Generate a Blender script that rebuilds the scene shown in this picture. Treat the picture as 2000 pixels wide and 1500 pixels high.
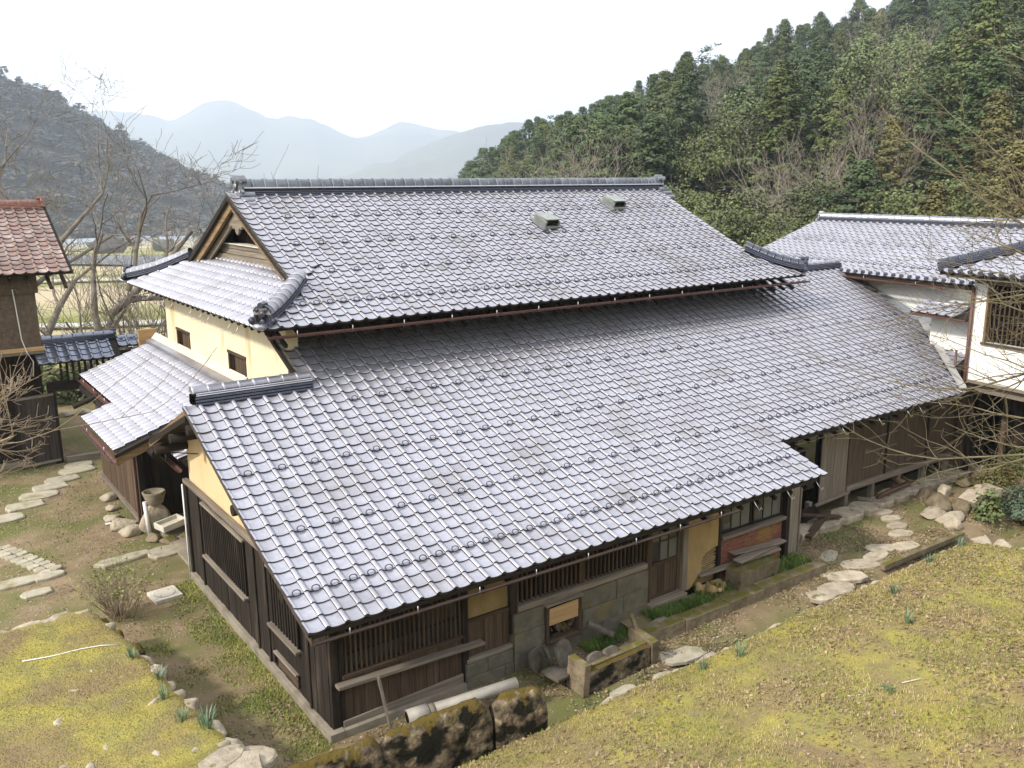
import bpy, math, random
import numpy as np
from mathutils import Matrix, Vector, noise
R = math.radians
random.seed(7); rng = np.random.default_rng(7)
S = bpy.context.scene
for o in list(bpy.data.objects): bpy.data.objects.remove(o)
C = S.collection

# ------------------------------------------------------------------ camera
cam_d = bpy.data.cameras.new("camera"); cam = bpy.data.objects.new("camera", cam_d); C.objects.link(cam)
cam_d.sensor_width = 36.0; cam_d.lens = 31.27; cam_d.clip_start = 0.1; cam_d.clip_end = 30000
CAM = Vector((-3.68, -9.542, 7.45))
yaw, pit, rol = R(35.316), R(12.652), R(-0.4935)
fw = Vector((math.sin(yaw)*math.cos(pit), math.cos(yaw)*math.cos(pit), -math.sin(pit)))
rt = Vector((math.cos(yaw), -math.sin(yaw), 0)); up = rt.cross(fw)
r2 = rt*math.cos(rol) + up*math.sin(rol); u2 = up*math.cos(rol) - rt*math.sin(rol)
m = Matrix((r2, u2, -fw)).transposed().to_4x4(); m.translation = CAM; cam.matrix_world = m
S.camera = cam

# ------------------------------------------------------------------ sky, sun, exposure
SUN = Vector((-0.77, -0.04, 0.64)).normalized()
w = bpy.data.worlds.new("World"); S.world = w; w.use_nodes = True
nt = w.node_tree; nt.nodes.clear()
sky = nt.nodes.new("ShaderNodeTexSky"); sky.sky_type = 'NISHITA'; sky.sun_disc = False
sky.sun_elevation = math.asin(SUN.z); sky.sun_rotation = math.atan2(SUN.x, SUN.y)
sky.dust_density = 6.0; sky.air_density = 1.2; sky.altitude = 150
veil = nt.nodes.new("ShaderNodeMix"); veil.data_type = 'RGBA'; veil.inputs[0].default_value = 0.85
veil.inputs[7].default_value = (9.0, 9.3, 9.75, 1)          # thin bright cloud over the whole sky
bg = nt.nodes.new("ShaderNodeBackground"); bg.inputs[1].default_value = 0.105
wo = nt.nodes.new("ShaderNodeOutputWorld")
nt.links.new(sky.outputs[0], veil.inputs[6]); nt.links.new(veil.outputs[2], bg.inputs[0]); nt.links.new(bg.outputs[0], wo.inputs[0])
sd = bpy.data.lights.new("sun", 'SUN'); sd.energy = 2.6; sd.angle = R(5.0); sd.color = (1.0, 0.93, 0.82)
sun = bpy.data.objects.new("sun", sd); C.objects.link(sun)
sun.rotation_euler = (-SUN).to_track_quat('-Z', 'Y').to_euler(); sun.location = (-20, 10, 30)
vs = S.view_settings; vs.view_transform = 'Standard'; vs.look = 'None'; vs.gamma = 1.0; vs.exposure = 1.05
S.render.engine = 'CYCLES'
cy = S.cycles; cy.use_denoising = True; cy.max_bounces = 6; cy.diffuse_bounces = 3; cy.glossy_bounces = 3
cy.transmission_bounces = 4; cy.volume_bounces = 1; cy.transparent_max_bounces = 6; cy.caustics_reflective = False; cy.caustics_refractive = False
cy.sample_clamp_indirect = 6.0

# ------------------------------------------------------------------ materials
MATS = {}
def mat(name, cols, scale=(3, 3, 3), rough=0.8, bump=0.3, bscale=None, metallic=0.0, spec=0.5, detail=6, vary=0.12,
        speck=None, bdist=0.01, ramp=(0.3, 0.7), moss=None, stain=None):
    """cols: two base colours mixed by noise laid out in metres; vary: brightness change from piece to piece."""
    M = bpy.data.materials.new(name); M.use_nodes = True; n = M.node_tree; N = n.nodes; L = n.links
    b = N["Principled BSDF"]
    geo = N.new("ShaderNodeNewGeometry"); oi = N.new("ShaderNodeObjectInfo")
    off = N.new("ShaderNodeVectorMath"); off.operation = 'MULTIPLY_ADD'
    off.inputs[1].default_value = scale
    comb = N.new("ShaderNodeCombineXYZ")
    mul = N.new("ShaderNodeMath"); mul.operation = 'MULTIPLY'; mul.inputs[1].default_value = 37.0
    L.new(oi.outputs['Random'], mul.inputs[0]); L.new(mul.outputs[0], comb.inputs[0]); L.new(mul.outputs[0], comb.inputs[1])
    L.new(geo.outputs['Position'], off.inputs[0]); L.new(comb.outputs[0], off.inputs[2])
    t = N.new("ShaderNodeTexNoise"); t.inputs['Scale'].default_value = 1.0; t.inputs['Detail'].default_value = detail
    t.inputs['Roughness'].default_value = 0.62
    L.new(off.outputs[0], t.inputs['Vector'])
    cr = N.new("ShaderNodeValToRGB"); e = cr.color_ramp.elements
    e[0].position, e[1].position = ramp; e[0].color = (*cols[0], 1); e[1].color = (*cols[1], 1)
    for k, c in enumerate(cols[2:]):
        x = cr.color_ramp.elements.new(ramp[1] + (k+1)*0.07); x.color = (*c, 1)
    L.new(t.outputs[0], cr.inputs[0]); col = cr.outputs[0]
    def mix(fac, a, bcol, mode='MIX'):
        q = N.new("ShaderNodeMix"); q.data_type = 'RGBA'; q.blend_type = mode
        if isinstance(fac, (int, float)): q.inputs[0].default_value = fac
        else: L.new(fac, q.inputs[0])
        L.new(a, q.inputs[6])
        if isinstance(bcol, tuple): q.inputs[7].default_value = (*bcol, 1)
        else: L.new(bcol, q.inputs[7])
        return q.outputs[2]
    if stain:                       # big soft weather stains: colour, scale(xyz), lo, hi
        t3 = N.new("ShaderNodeTexNoise"); t3.inputs['Scale'].default_value = 1; t3.inputs['Detail'].default_value = 5
        v3 = N.new("ShaderNodeVectorMath"); v3.operation = 'MULTIPLY'; v3.inputs[1].default_value = stain[1]
        L.new(geo.outputs['Position'], v3.inputs[0]); L.new(v3.outputs[0], t3.inputs['Vector'])
        mr = N.new("ShaderNodeMapRange"); mr.inputs[1].default_value = stain[2]; mr.inputs[2].default_value = stain[3]
        L.new(t3.outputs[0], mr.inputs[0]); col = mix(mr.outputs[0], col, stain[0])
    if moss:                        # growth on upward faces: colour, amount, noise scale
        sx = N.new("ShaderNodeSeparateXYZ"); L.new(geo.outputs['Normal'], sx.inputs[0])
        t4 = N.new("ShaderNodeTexNoise"); t4.inputs['Scale'].default_value = moss[2]; t4.inputs['Detail'].default_value = 6
        L.new(geo.outputs['Position'], t4.inputs['Vector'])
        ad = N.new("ShaderNodeMath"); ad.operation = 'MULTIPLY_ADD'; ad.inputs[1].default_value = 0.45; L.new(sx.outputs[2], ad.inputs[0]); L.new(t4.outputs[0], ad.inputs[2])
        mr = N.new("ShaderNodeMapRange"); mr.inputs[1].default_value = 1.0-moss[1]; mr.inputs[2].default_value = 1.12-moss[1]
        L.new(ad.outputs[0], mr.inputs[0]); col = mix(mr.outputs[0], col, moss[0])
    if speck:
        v = N.new("ShaderNodeTexVoronoi"); v.inputs['Scale'].default_value = speck[1]; L.new(geo.outputs['Position'], v.inputs['Vector'])
        mr = N.new("ShaderNodeMapRange"); mr.inputs[1].default_value = speck[2]; mr.inputs[2].default_value = speck[2]*0.6
        L.new(v.outputs[0], mr.inputs[0]); col = mix(mr.outputs[0], col, speck[0])
    if vary:
        ad = N.new("ShaderNodeMath"); ad.operation = 'ADD'; L.new(oi.outputs['Random'], ad.inputs[0]); L.new(geo.outputs['Random Per Island'], ad.inputs[1])
        mr = N.new("ShaderNodeMapRange"); mr.inputs[1].default_value = 0; mr.inputs[2].default_value = 2; mr.inputs[3].default_value = 1-vary; mr.inputs[4].default_value = 1+vary
        L.new(ad.outputs[0], mr.inputs[0]); hs = N.new("ShaderNodeHueSaturation"); L.new(mr.outputs[0], hs.inputs['Value']); L.new(col, hs.inputs['Color']); col = hs.outputs[0]
    L.new(col, b.inputs['Base Color'])
    b.inputs['Roughness'].default_value = rough; b.inputs['Metallic'].default_value = metallic
    b.inputs['Specular IOR Level'].default_value = spec
    if bump:
        t2 = N.new("ShaderNodeTexNoise"); t2.inputs['Scale'].default_value = 1; t2.inputs['Detail'].default_value = 5
        v2 = N.new("ShaderNodeVectorMath"); v2.operation = 'MULTIPLY'; bs = bscale or tuple(4*q for q in scale); v2.inputs[1].default_value = bs
        L.new(geo.outputs['Position'], v2.inputs[0]); L.new(v2.outputs[0], t2.inputs['Vector'])
        bp = N.new("ShaderNodeBump"); bp.inputs['Strength'].default_value = bump; bp.inputs['Distance'].default_value = bdist
        L.new(t2.outputs[0], bp.inputs['Height']); L.new(bp.outputs[0], b.inputs['Normal'])
    MATS[name] = M
    return M
def wood(name, cols, axis, rough=0.85, vary=0.3, bump=0.5, stain=None):
    s = {'x': (1.3, 26, 26), 'y': (26, 1.3, 26), 'z': (26, 26, 1.3)}[axis]
    return mat(name, cols, s, rough, bump, tuple(q*2 for q in s), vary=vary, spec=0.25, bdist=0.006, ramp=(0.3, 0.72), stain=stain)

TILE = mat('tile_glaze', [(0.36, 0.352, 0.392), (0.47, 0.462, 0.505)], (9, 9, 9), 0.40, 0.05, (22, 22, 22), metallic=0.70, vary=0.10, bdist=0.004,
           speck=((0.20, 0.19, 0.19), 26, 0.05), stain=((0.29, 0.27, 0.27), (1.1, 1.1, 1.1), 0.5, 0.85))
CLAY_SHADE = mat('shaded_clay_edge', [(0.045, 0.038, 0.033), (0.085, 0.072, 0.062)], (9, 9, 9), 0.85, 0.1, vary=0.2, spec=0.2)  # unglazed tile edges, darkened to paint the shade lines between rows and rolls
TILE2 = mat('tile_glaze_deep', [(0.19, 0.195, 0.225), (0.27, 0.275, 0.30)], (9, 9, 9), 0.36, 0.05, metallic=0.6, vary=0.12)
RIDGE_DARK = mat('ridge_glaze_dark', [(0.035, 0.04, 0.06), (0.07, 0.075, 0.10)], (6, 6, 6), 0.20, 0.06, metallic=0.35, vary=0.15)
RIDGE_OLD = mat('ridge_tile_weathered', [(0.11, 0.12, 0.14), (0.23, 0.24, 0.26), (0.30, 0.26, 0.21)], (7, 7, 7), 0.45, 0.3, metallic=0.25, vary=0.45)
TILE_RED = mat('tile_red', [(0.14, 0.072, 0.052), (0.25, 0.150, 0.115)], (8, 8, 8), 0.26, 0.1, vary=0.5, spec=1.0, metallic=.35, stain=((0.36, 0.28, 0.245), (3, 3, 3), 0.45, 0.75))
RED_DARK = mat('ridge_red', [(0.16, 0.06, 0.04), (0.30, 0.14, 0.10), (0.45, 0.38, 0.34)], (7, 7, 7), 0.45, 0.2, vary=0.3)
CREAM = mat('cream_plaster', [(0.72, 0.61, 0.42), (0.80, 0.70, 0.52)], (0.9, 0.9, 0.6), 0.9, 0.12, (14, 14, 14), vary=0, spec=0.2,
            stain=((0.60, 0.42, 0.20), (1.3, 1.3, 0.45), 0.60, 0.72))
CREAM2 = mat('tan_plaster', [(0.62, 0.46, 0.26), (0.68, 0.52, 0.32)], (0.8, 0.8, 0.8), 0.9, 0.12, (14, 14, 14), vary=0, spec=0.2, stain=((0.55, 0.40, 0.22), (2, 2, 0.5), 0.55, 0.8))
OCHRE = mat('ochre_plaster', [(0.33, 0.23, 0.105), (0.46, 0.34, 0.17)], (2.2, 2.2, 1.2), 0.95, 0.5, (9, 9, 9), vary=0.03, spec=0.15, bdist=0.02,
            stain=((0.20, 0.14, 0.07), (3.0, 3.0, 1.6), 0.56, 0.74))
MUDWALL = mat('mud_wall', [(0.20, 0.15, 0.075), (0.34, 0.25, 0.12)], (3, 3, 2), 0.95, 0.5, (14, 14, 14), vary=0.04, spec=0.1, bdist=0.02)
WHITEP = mat('white_plaster', [(0.80, 0.78, 0.74), (0.86, 0.85, 0.82)], (0.7, 0.7, 0.5), 0.85, 0.08, (10, 10, 10), vary=0, spec=0.2, stain=((0.66, 0.62, 0.55), (0.8, 0.8, 1.6), 0.6, 0.9))
BARNW = mat('brown_stucco', [(0.085, 0.062, 0.045), (0.15, 0.115, 0.085)], (8, 8, 8), 0.95, 0.6, (30, 30, 30), vary=0.02, spec=0.15, bdist=0.01, speck=((0.36, 0.29, 0.22), 9, 0.10))
DKW = [(0.010, 0.008, 0.006), (0.032, 0.023, 0.017), (0.070, 0.054, 0.041)]
DARK_Z = wood('dark_wood_upright', DKW, 'z', stain=((0.10, 0.078, 0.06), (4.0, 4.0, 0.8), 0.56, 0.85)); DARK_X = wood('dark_wood_long', DKW, 'x'); DARK_Y = wood('dark_wood_cross', DKW, 'y')
BW = [(0.045, 0.030, 0.019), (0.115, 0.078, 0.050), (0.19, 0.14, 0.10)]
BROWN_Z = wood('brown_wood_upright', BW, 'z', vary=0.45); BROWN_X = wood('brown_wood_long', BW, 'x', vary=0.35); BROWN_Y = wood('brown_wood_cross', BW, 'y', vary=0.35)
PANEL_Z = wood('panel_wood', [(0.055, 0.041, 0.028), (0.125, 0.097, 0.068), (0.20, 0.165, 0.125)], 'z', vary=.2, stain=((0.055, 0.042, 0.03), (1.6, 1.6, .7), .5, .75))
GW = [(0.14, 0.115, 0.09), (0.29, 0.245, 0.195), (0.36, 0.31, 0.26)]
GREY_Z = wood('grey_wood_upright', GW, 'z'); GREY_X = wood('grey_wood_long', GW, 'x'); GREY_Y = wood('grey_wood_cross', GW, 'y')
GOLD = [(0.13, 0.085, 0.045), (0.28, 0.19, 0.10), (0.38, 0.28, 0.17)]
GOLD_Y = wood('golden_wood_cross', GOLD, 'y', stain=((0.16, 0.12, 0.09), (2, 2, 2), 0.5, 0.75)); GOLD_X = wood('golden_wood_long', GOLD, 'x')
PALE_X = wood('pale_board', [(0.40, 0.24, 0.11), (0.56, 0.37, 0.19)], 'x', vary=0.1)
TUFF = mat('tuff_block', [(0.105, 0.096, 0.072), (0.185, 0.168, 0.128)], (5, 5, 5), 0.95, 0.8, (26, 26, 26), vary=0.16, spec=0.15, bdist=0.02, stain=((0.20, 0.15, 0.05), (1.4, 1.4, 2.5), 0.55, 0.72))
CONC = mat('concrete', [(0.20, 0.17, 0.13), (0.33, 0.29, 0.23)], (3, 3, 3), 0.92, 0.4, (20, 20, 20), vary=0.06, spec=0.2, stain=((0.12, 0.10, 0.06), (2, 2, 5), 0.5, 0.8))
CONC_W = mat('pale_concrete', [(0.50, 0.46, 0.38), (0.64, 0.60, 0.51)], (6, 6, 6), 0.9, 0.3, (30, 30, 30), vary=0.06, spec=0.2)
STONE = mat('field_stone', [(0.26, 0.215, 0.155), (0.46, 0.40, 0.31), (0.52, 0.46, 0.38)], (5, 5, 5), 0.93, 0.9, (14, 14, 14), vary=0.22, spec=0.2, bdist=0.03, moss=((0.13, 0.12, 0.035), -0.04, 5))
STONE_M = mat('mossy_stone', [(0.115, 0.088, 0.055), (0.25, 0.205, 0.14)], (5, 5, 5), 0.95, 0.9, (15, 15, 15), vary=0.2, spec=0.15, bdist=0.03, moss=((0.125, 0.112, 0.028), 0.13, 4))
STONE_D = mat('weathered_wall_stone', [(0.03, 0.024, 0.017), (0.20, 0.155, 0.10), (0.30, 0.255, 0.19)], (7, 7, 7), 0.95, 1.0, (18, 18, 18), vary=0.1, spec=0.15, bdist=0.04, ramp=(0.36, 0.60),
              stain=((0.012, 0.011, 0.007), (3.0, 3.0, 4.0), 0.47, 0.57), moss=((0.105, 0.075, 0.018), 0.26, 9))
SLAB = mat('path_slab_stone', [(0.30, 0.27, 0.20), (0.44, 0.40, 0.31)], (5, 5, 5), 0.93, 0.5, (20, 20, 20), vary=0.14, spec=0.2, bdist=0.015, stain=((0.20, 0.18, 0.08), (3, 3, 3), 0.52, 0.75))
BRICK = mat('red_brick', [(0.17, 0.068, 0.052), (0.27, 0.115, 0.085)], (9, 9, 9), 0.9, 0.4, (40, 40, 40), vary=0.25, spec=0.2, bdist=0.006, stain=((0.30, 0.19, 0.05), (1.2, 1.2, 1.6), 0.53, 0.68))
MORTAR = mat('mortar', [(0.36, 0.26, 0.20), (0.48, 0.36, 0.28)], (10, 10, 10), 0.95, 0.3, vary=0, spec=0.1)
COPPER = mat('brown_gutter', [(0.070, 0.028, 0.020), (0.12, 0.050, 0.036)], (3, 3, 3), 0.55, 0.05, vary=0.08, spec=0.5)
GUT = mat('old_gutter', [(0.030, 0.018, 0.014), (0.06, 0.034, 0.026)], (3, 3, 3), 0.6, 0.05, vary=0)
WIRE = mat('galvanised_wire', [(0.45, 0.46, 0.46), (0.6, 0.6, 0.6)], (9, 9, 9), 0.35, 0, metallic=0.7, vary=0)
VENTM = mat('vent_metal', [(0.20, 0.21, 0.18), (0.34, 0.35, 0.31)], (6, 6, 6), 0.35, 0.05, metallic=0.5, vary=0.05)
FLASH = mat('flashing_metal', [(0.24, 0.27, 0.30), (0.33, 0.36, 0.39)], (2, 2, 2), 0.4, 0.05, metallic=0.3, vary=0)
FLASHW = mat('pale_flashing', [(0.34, 0.34, 0.33), (0.45, 0.44, 0.42)], (3, 3, 3), 0.45, 0.05, metallic=0.3, vary=0)
PLASTIC = mat('clay_pipe', [(0.34, 0.30, 0.25), (0.48, 0.44, 0.38)], (4, 4, 4), 0.55, 0.1, vary=0.02)
WPLAST = mat('white_post', [(0.66, 0.65, 0.62), (0.76, 0.75, 0.72)], (5, 5, 5), 0.5, 0.05, vary=0)
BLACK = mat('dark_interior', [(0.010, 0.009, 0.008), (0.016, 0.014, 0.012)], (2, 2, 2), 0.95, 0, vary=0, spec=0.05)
GLASS = mat('window_glass', [(0.028, 0.03, 0.028), (0.06, 0.065, 0.06)], (1.2, 1.2, 1.2), 0.08, 0.02, (3, 3, 3), vary=0.4, spec=0.7, bdist=0.002)
FROST = mat('frosted_glass', [(0.115, 0.125, 0.118), (0.16, 0.17, 0.16)], (2, 2, 2), 0.4, 0.05, vary=0.15, spec=0.5)
LATHM = mat('bamboo_lath', [(0.26, 0.17, 0.075), (0.42, 0.30, 0.15)], (9, 9, 9), 0.8, 0.2, vary=0.3)
BARK = mat('bark_grey', [(0.10, 0.082, 0.065), (0.24, 0.21, 0.175)], (3, 3, 3), 0.95, 0.4, (12, 12, 12), vary=0.1, spec=0.1, bdist=0.02)
BARK_D = mat('bark_dark', [(0.055, 0.042, 0.032), (0.13, 0.105, 0.08)], (3, 3, 3), 0.95, 0.4, vary=0.1, spec=0.1)
BARK_P = mat('bark_pale', [(0.20, 0.165, 0.135), (0.34, 0.29, 0.245)], (3, 3, 3), 0.95, 0, vary=0.15, spec=0.1)
TWIG = mat('twig_olive', [(0.10, 0.082, 0.048), (0.19, 0.16, 0.10)], (4, 4, 4), 0.85, 0.1, vary=0.1, spec=0.2)
TWIG_B = mat('twig_brown', [(0.17, 0.125, 0.085), (0.30, 0.235, 0.17)], (4, 4, 4), 0.85, 0.1, vary=0.1, spec=0.2)
def leafmat(name, c0, c1, vary=0.4, trans=0.25):
    M = mat(name, [c0, c1], (0.5, 0.5, 0.5), 0.6, 0, vary=vary, spec=0.3, detail=3)
    M.node_tree.nodes["Principled BSDF"].inputs['Transmission Weight'].default_value = 0
    return M
NEEDLE = leafmat('cedar_needles', (0.052, 0.076, 0.020), (0.110, 0.132, 0.036), 0.45)
NEEDLE_B = leafmat('cypress_needles', (0.036, 0.062, 0.020), (0.078, 0.108, 0.034), 0.45)
NEEDLE_Y = leafmat('cedar_needles_brown', (0.10, 0.095, 0.03), (0.165, 0.145, 0.05), 0.4)
PINE = leafmat('pine_needles', (0.06, 0.095, 0.06), (0.11, 0.155, 0.10), 0.4)
BAMBOO = leafmat('bamboo_leaves', (0.085, 0.115, 0.042), (0.155, 0.185, 0.068), 0.35)
BROAD = leafmat('broad_leaves', (0.060, 0.078, 0.024), (0.135, 0.15, 0.05), 0.5)
FARTREE = leafmat('far_forest', (0.040, 0.050, 0.038), (0.070, 0.072, 0.056), 0.12)
DRY = mat('dry_leaves', [(0.14, 0.092, 0.048), (0.35, 0.265, 0.155)], (6, 6, 6), 0.8, 0, vary=0.6, spec=0.25)
GRASS = mat('grass_blades', [(0.115, 0.145, 0.03), (0.27, 0.27, 0.06)], (0.9, 0.9, 0.9), 0.65, 0, vary=0.5, spec=0.3)
STRAW = mat('straw_grass', [(0.36, 0.28, 0.13), (0.52, 0.42, 0.23)], (2, 2, 2), 0.8, 0, vary=0.35, spec=0.2)
WEED = mat('weed_leaves', [(0.06, 0.115, 0.02), (0.14, 0.20, 0.04)], (3, 3, 3), 0.6, 0, vary=0.4, spec=0.3)
DAFF = mat('daffodil_leaves', [(0.10, 0.17, 0.10), (0.17, 0.25, 0.15)], (3, 3, 3), 0.5, 0, vary=0.25, spec=0.4)
MOSSG = mat('moss_lawn', [(0.335, 0.287, 0.076), (0.245, 0.222, 0.080), (0.225, 0.185, 0.095)], (2.4, 2.4, 2.4), 0.98, 1.0, (38, 38, 38), vary=0, spec=0.1, bdist=0.03, ramp=(0.42, 0.60), detail=8,
            stain=((0.225, 0.165, 0.095), (1.0, 1.0, 1.0), 0.43, 0.64), speck=((0.31, 0.265, 0.08), 5.0, 0.20))
SOIL = mat('earth_ground', [(0.165, 0.120, 0.072), (0.285, 0.215, 0.135), (0.33, 0.26, 0.17)], (2.2, 2.2, 2.2), 0.97, 0.7, (26, 26, 26), vary=0, spec=0.1, bdist=0.02, detail=9,
           stain=((0.135, 0.135, 0.05), (0.8, 0.8, 0.8), 0.42, 0.62), speck=((0.42, 0.35, 0.25), 11, 0.14))

# ------------------------------------------------------------------ helpers
WM = {}
def put(o, parent=None, M=None):
    M = M or Matrix(); C.objects.link(o)
    if parent is not None:
        o.parent = parent; o.matrix_parent_inverse = WM[parent.name].inverted()
    o.matrix_basis = M; WM[o.name] = M
    return o
def tag(o, label=None, cat=None, group=None, kind=None):
    if label: o['label'] = label
    if cat: o['category'] = cat
    if group: o['group'] = group
    if kind: o['kind'] = kind
    return o
def thing(name, loc, label, cat, group=None):
    o = bpy.data.objects.new(name, None); o.empty_display_size = 0.2
    put(o, None, Matrix.Translation(loc)); return tag(o, label, cat, group)
def mesh(name, V, F, m, smooth=False):
    me = bpy.data.meshes.new(name)
    if isinstance(V, np.ndarray):
        V = np.ascontiguousarray(V, np.float32); F = np.ascontiguousarray(F, np.int32); k = F.shape[1]
        me.vertices.add(len(V)); me.vertices.foreach_set('co', V.ravel())
        me.loops.add(F.size); me.loops.foreach_set('vertex_index', F.ravel())
        me.polygons.add(len(F)); me.polygons.foreach_set('loop_start', np.arange(0, F.size, k, dtype=np.int32))
        me.update(calc_edges=True)
    else:
        me.from_pydata([tuple(v) for v in V], [], F)
    if smooth is True: me.polygons.foreach_set('use_smooth', [True]*len(me.polygons))
    elif smooth is not False: me.polygons.foreach_set('use_smooth', list(smooth))
    me.materials.append(m); me.validate(); me.update()
    return me
def obj(name, me, parent=None, M=None):
    return put(bpy.data.objects.new(name, me), parent, M)
CUBE = ([(-.5, -.5, -.5), (.5, -.5, -.5), (.5, .5, -.5), (-.5, .5, -.5), (-.5, -.5, .5), (.5, -.5, .5), (.5, .5, .5), (-.5, .5, .5)],
        [(0, 3, 2, 1), (4, 5, 6, 7), (0, 1, 5, 4), (1, 2, 6, 5), (2, 3, 7, 6), (3, 0, 4, 7)])
_cubes = {}
def cube_mesh(m, size):
    """a block with slightly worn edges, shared by equal sizes"""
    key = (m.name, tuple(round(s, 2) for s in size))
    if key not in _cubes:
        c = min(0.006, min(size)*0.18)
        V = []; F = []
        h = [s/2 for s in size]
        for sx in (-1, 1):
            for sy in (-1, 1):
                for sz in (-1, 1):
                    V += [(sx*h[0], sy*(h[1]-c), sz*(h[2]-c)), (sx*(h[0]-c), sy*h[1], sz*(h[2]-c)), (sx*(h[0]-c), sy*(h[1]-c), sz*h[2])]
        import bmesh
        bm = bmesh.new()
        for v in V: bm.verts.new(v)
        bmesh.ops.convex_hull(bm, input=bm.verts[:])
        me = bpy.data.meshes.new('block'); bm.to_mesh(me); bm.free(); me.materials.append(m); _cubes[key] = me
    return _cubes[key]
def piece(name, m, lo, hi, parent=None, rot=None, jit=0.0):
    """block from corner lo to corner hi (metres), turned about its middle"""
    c = Vector([(a+b)/2 for a, b in zip(lo, hi)]); s = [abs(b-a) for a, b in zip(lo, hi)]
    M = Matrix.Translation(c)
    if rot:
        from mathutils import Euler
        M = M @ Euler([R(q) for q in rot]).to_matrix().to_4x4()
    if jit: M = M @ Matrix.Rotation(random.uniform(-jit, jit), 4, 'Z') @ Matrix.Rotation(random.uniform(-jit, jit), 4, 'X') @ Matrix.Rotation(random.uniform(-jit, jit), 4, 'Y')
    return obj(name, cube_mesh(m, s), parent, M)
def prism(name, m, pts, d, parent=None):
    """closed outline pts (3-D, planar) pushed along d"""
    n = len(pts); d = Vector(d); P = [Vector(p) for p in pts]
    V = P + [p + d for p in P]
    F = [tuple(range(n))[::-1], tuple(range(n, 2*n))] + [(i, (i+1) % n, n+(i+1) % n, n+i) for i in range(n)]
    nrm = (P[1]-P[0]).cross(P[2]-P[1])
    if nrm.dot(d) < 0: F = [f[::-1] for f in F]
    return obj(name, mesh(name, V, F, m), parent)
def frames(path):
    P = [Vector(p) for p in path]; out = []
    for i, p in enumerate(P):
        t = (P[min(i+1, len(P)-1)] - P[max(i-1, 0)]).normalized()
        z = Vector((0, 0, 1)) if abs(t.z) < 0.95 else Vector((0, 1, 0))
        y = z.cross(t).normalized(); z = t.cross(y); out.append((p, t, y, z))
    return out
def loft(name, m, prof, path, parent=None, smooth=False, cap=True, scale=None):
    n = len(prof); V = []; F = []
    fr = frames(path)
    for i, (p, t, y, z) in enumerate(fr):
        k = scale[i] if scale else 1
        for a, b in prof: V.append(p + y*(a*k) + z*(b*k))
    for i in range(len(fr)-1):
        for j in range(n):
            a, b = i*n+j, i*n+(j+1) % n; F.append((a, b, b+n, a+n))
    if cap: F += [tuple(range(n))[::-1], tuple((len(fr)-1)*n+j for j in range(n))]
    return obj(name, mesh(name, V, F, m, smooth), parent)
def circ(r, n=8, ry=None): return [(r*math.cos(2*math.pi*i/n), (ry or r)*math.sin(2*math.pi*i/n)) for i in range(n)]
def tube(name, m, path, r, parent=None, n=8): return loft(name, m, circ(r, n), path, parent, smooth=[True]*(n*(len(path)-1))+[False, False])
_ico = {}
def rock_mesh(m, seed, rough=0.35, flat=1.0, sub=3):
    key = (m.name, seed, rough, flat)
    if key in _ico: return _ico[key]
    import bmesh
    bm = bmesh.new(); bmesh.ops.create_icosphere(bm, subdivisions=sub, radius=1)
    for v in bm.verts:
        p = v.co.copy(); q = p*1.1 + Vector((seed*3.7, seed*1.3, 0))
        k = 1 + rough*noise.noise(q) + rough*0.5*noise.noise(q*2.3) + rough*0.22*noise.noise(q*5.2)
        # planar facets
        q = p*k
        for a in range(11):
            d = Vector((math.sin(seed*5.3+a*2.1), math.cos(seed*3.1+a*1.7), math.sin(a*2.9+seed)*.9)).normalized(); lim = .66+.12*math.sin(a*3.7+seed*2); dd = q.dot(d)
            if dd > lim: q -= d*(dd-lim)*.93
        q += p*(.035*noise.noise(p*6+Vector((seed, 0, 0)))); p = q; k = 1.12
        v.co = Vector((p.x*k, p.y*k, p.z*k*flat))
    me = bpy.data.meshes.new('rock'); bm.to_mesh(me); bm.free(); me.materials.append(m)
    me.polygons.foreach_set('use_smooth', [True]*len(me.polygons)); _ico[key] = me
    return me
def rock(name, m, loc, size, seed, parent=None, rz=None, rough=0.35, flat=1.0):
    rz = random.uniform(0, 6.28) if rz is None else rz
    M = Matrix.Translation(loc) @ Matrix.Rotation(rz, 4, 'Z') @ Matrix.Diagonal((*size, 1))
    return obj(name, rock_mesh(m, seed, rough, flat), parent, M)

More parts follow.
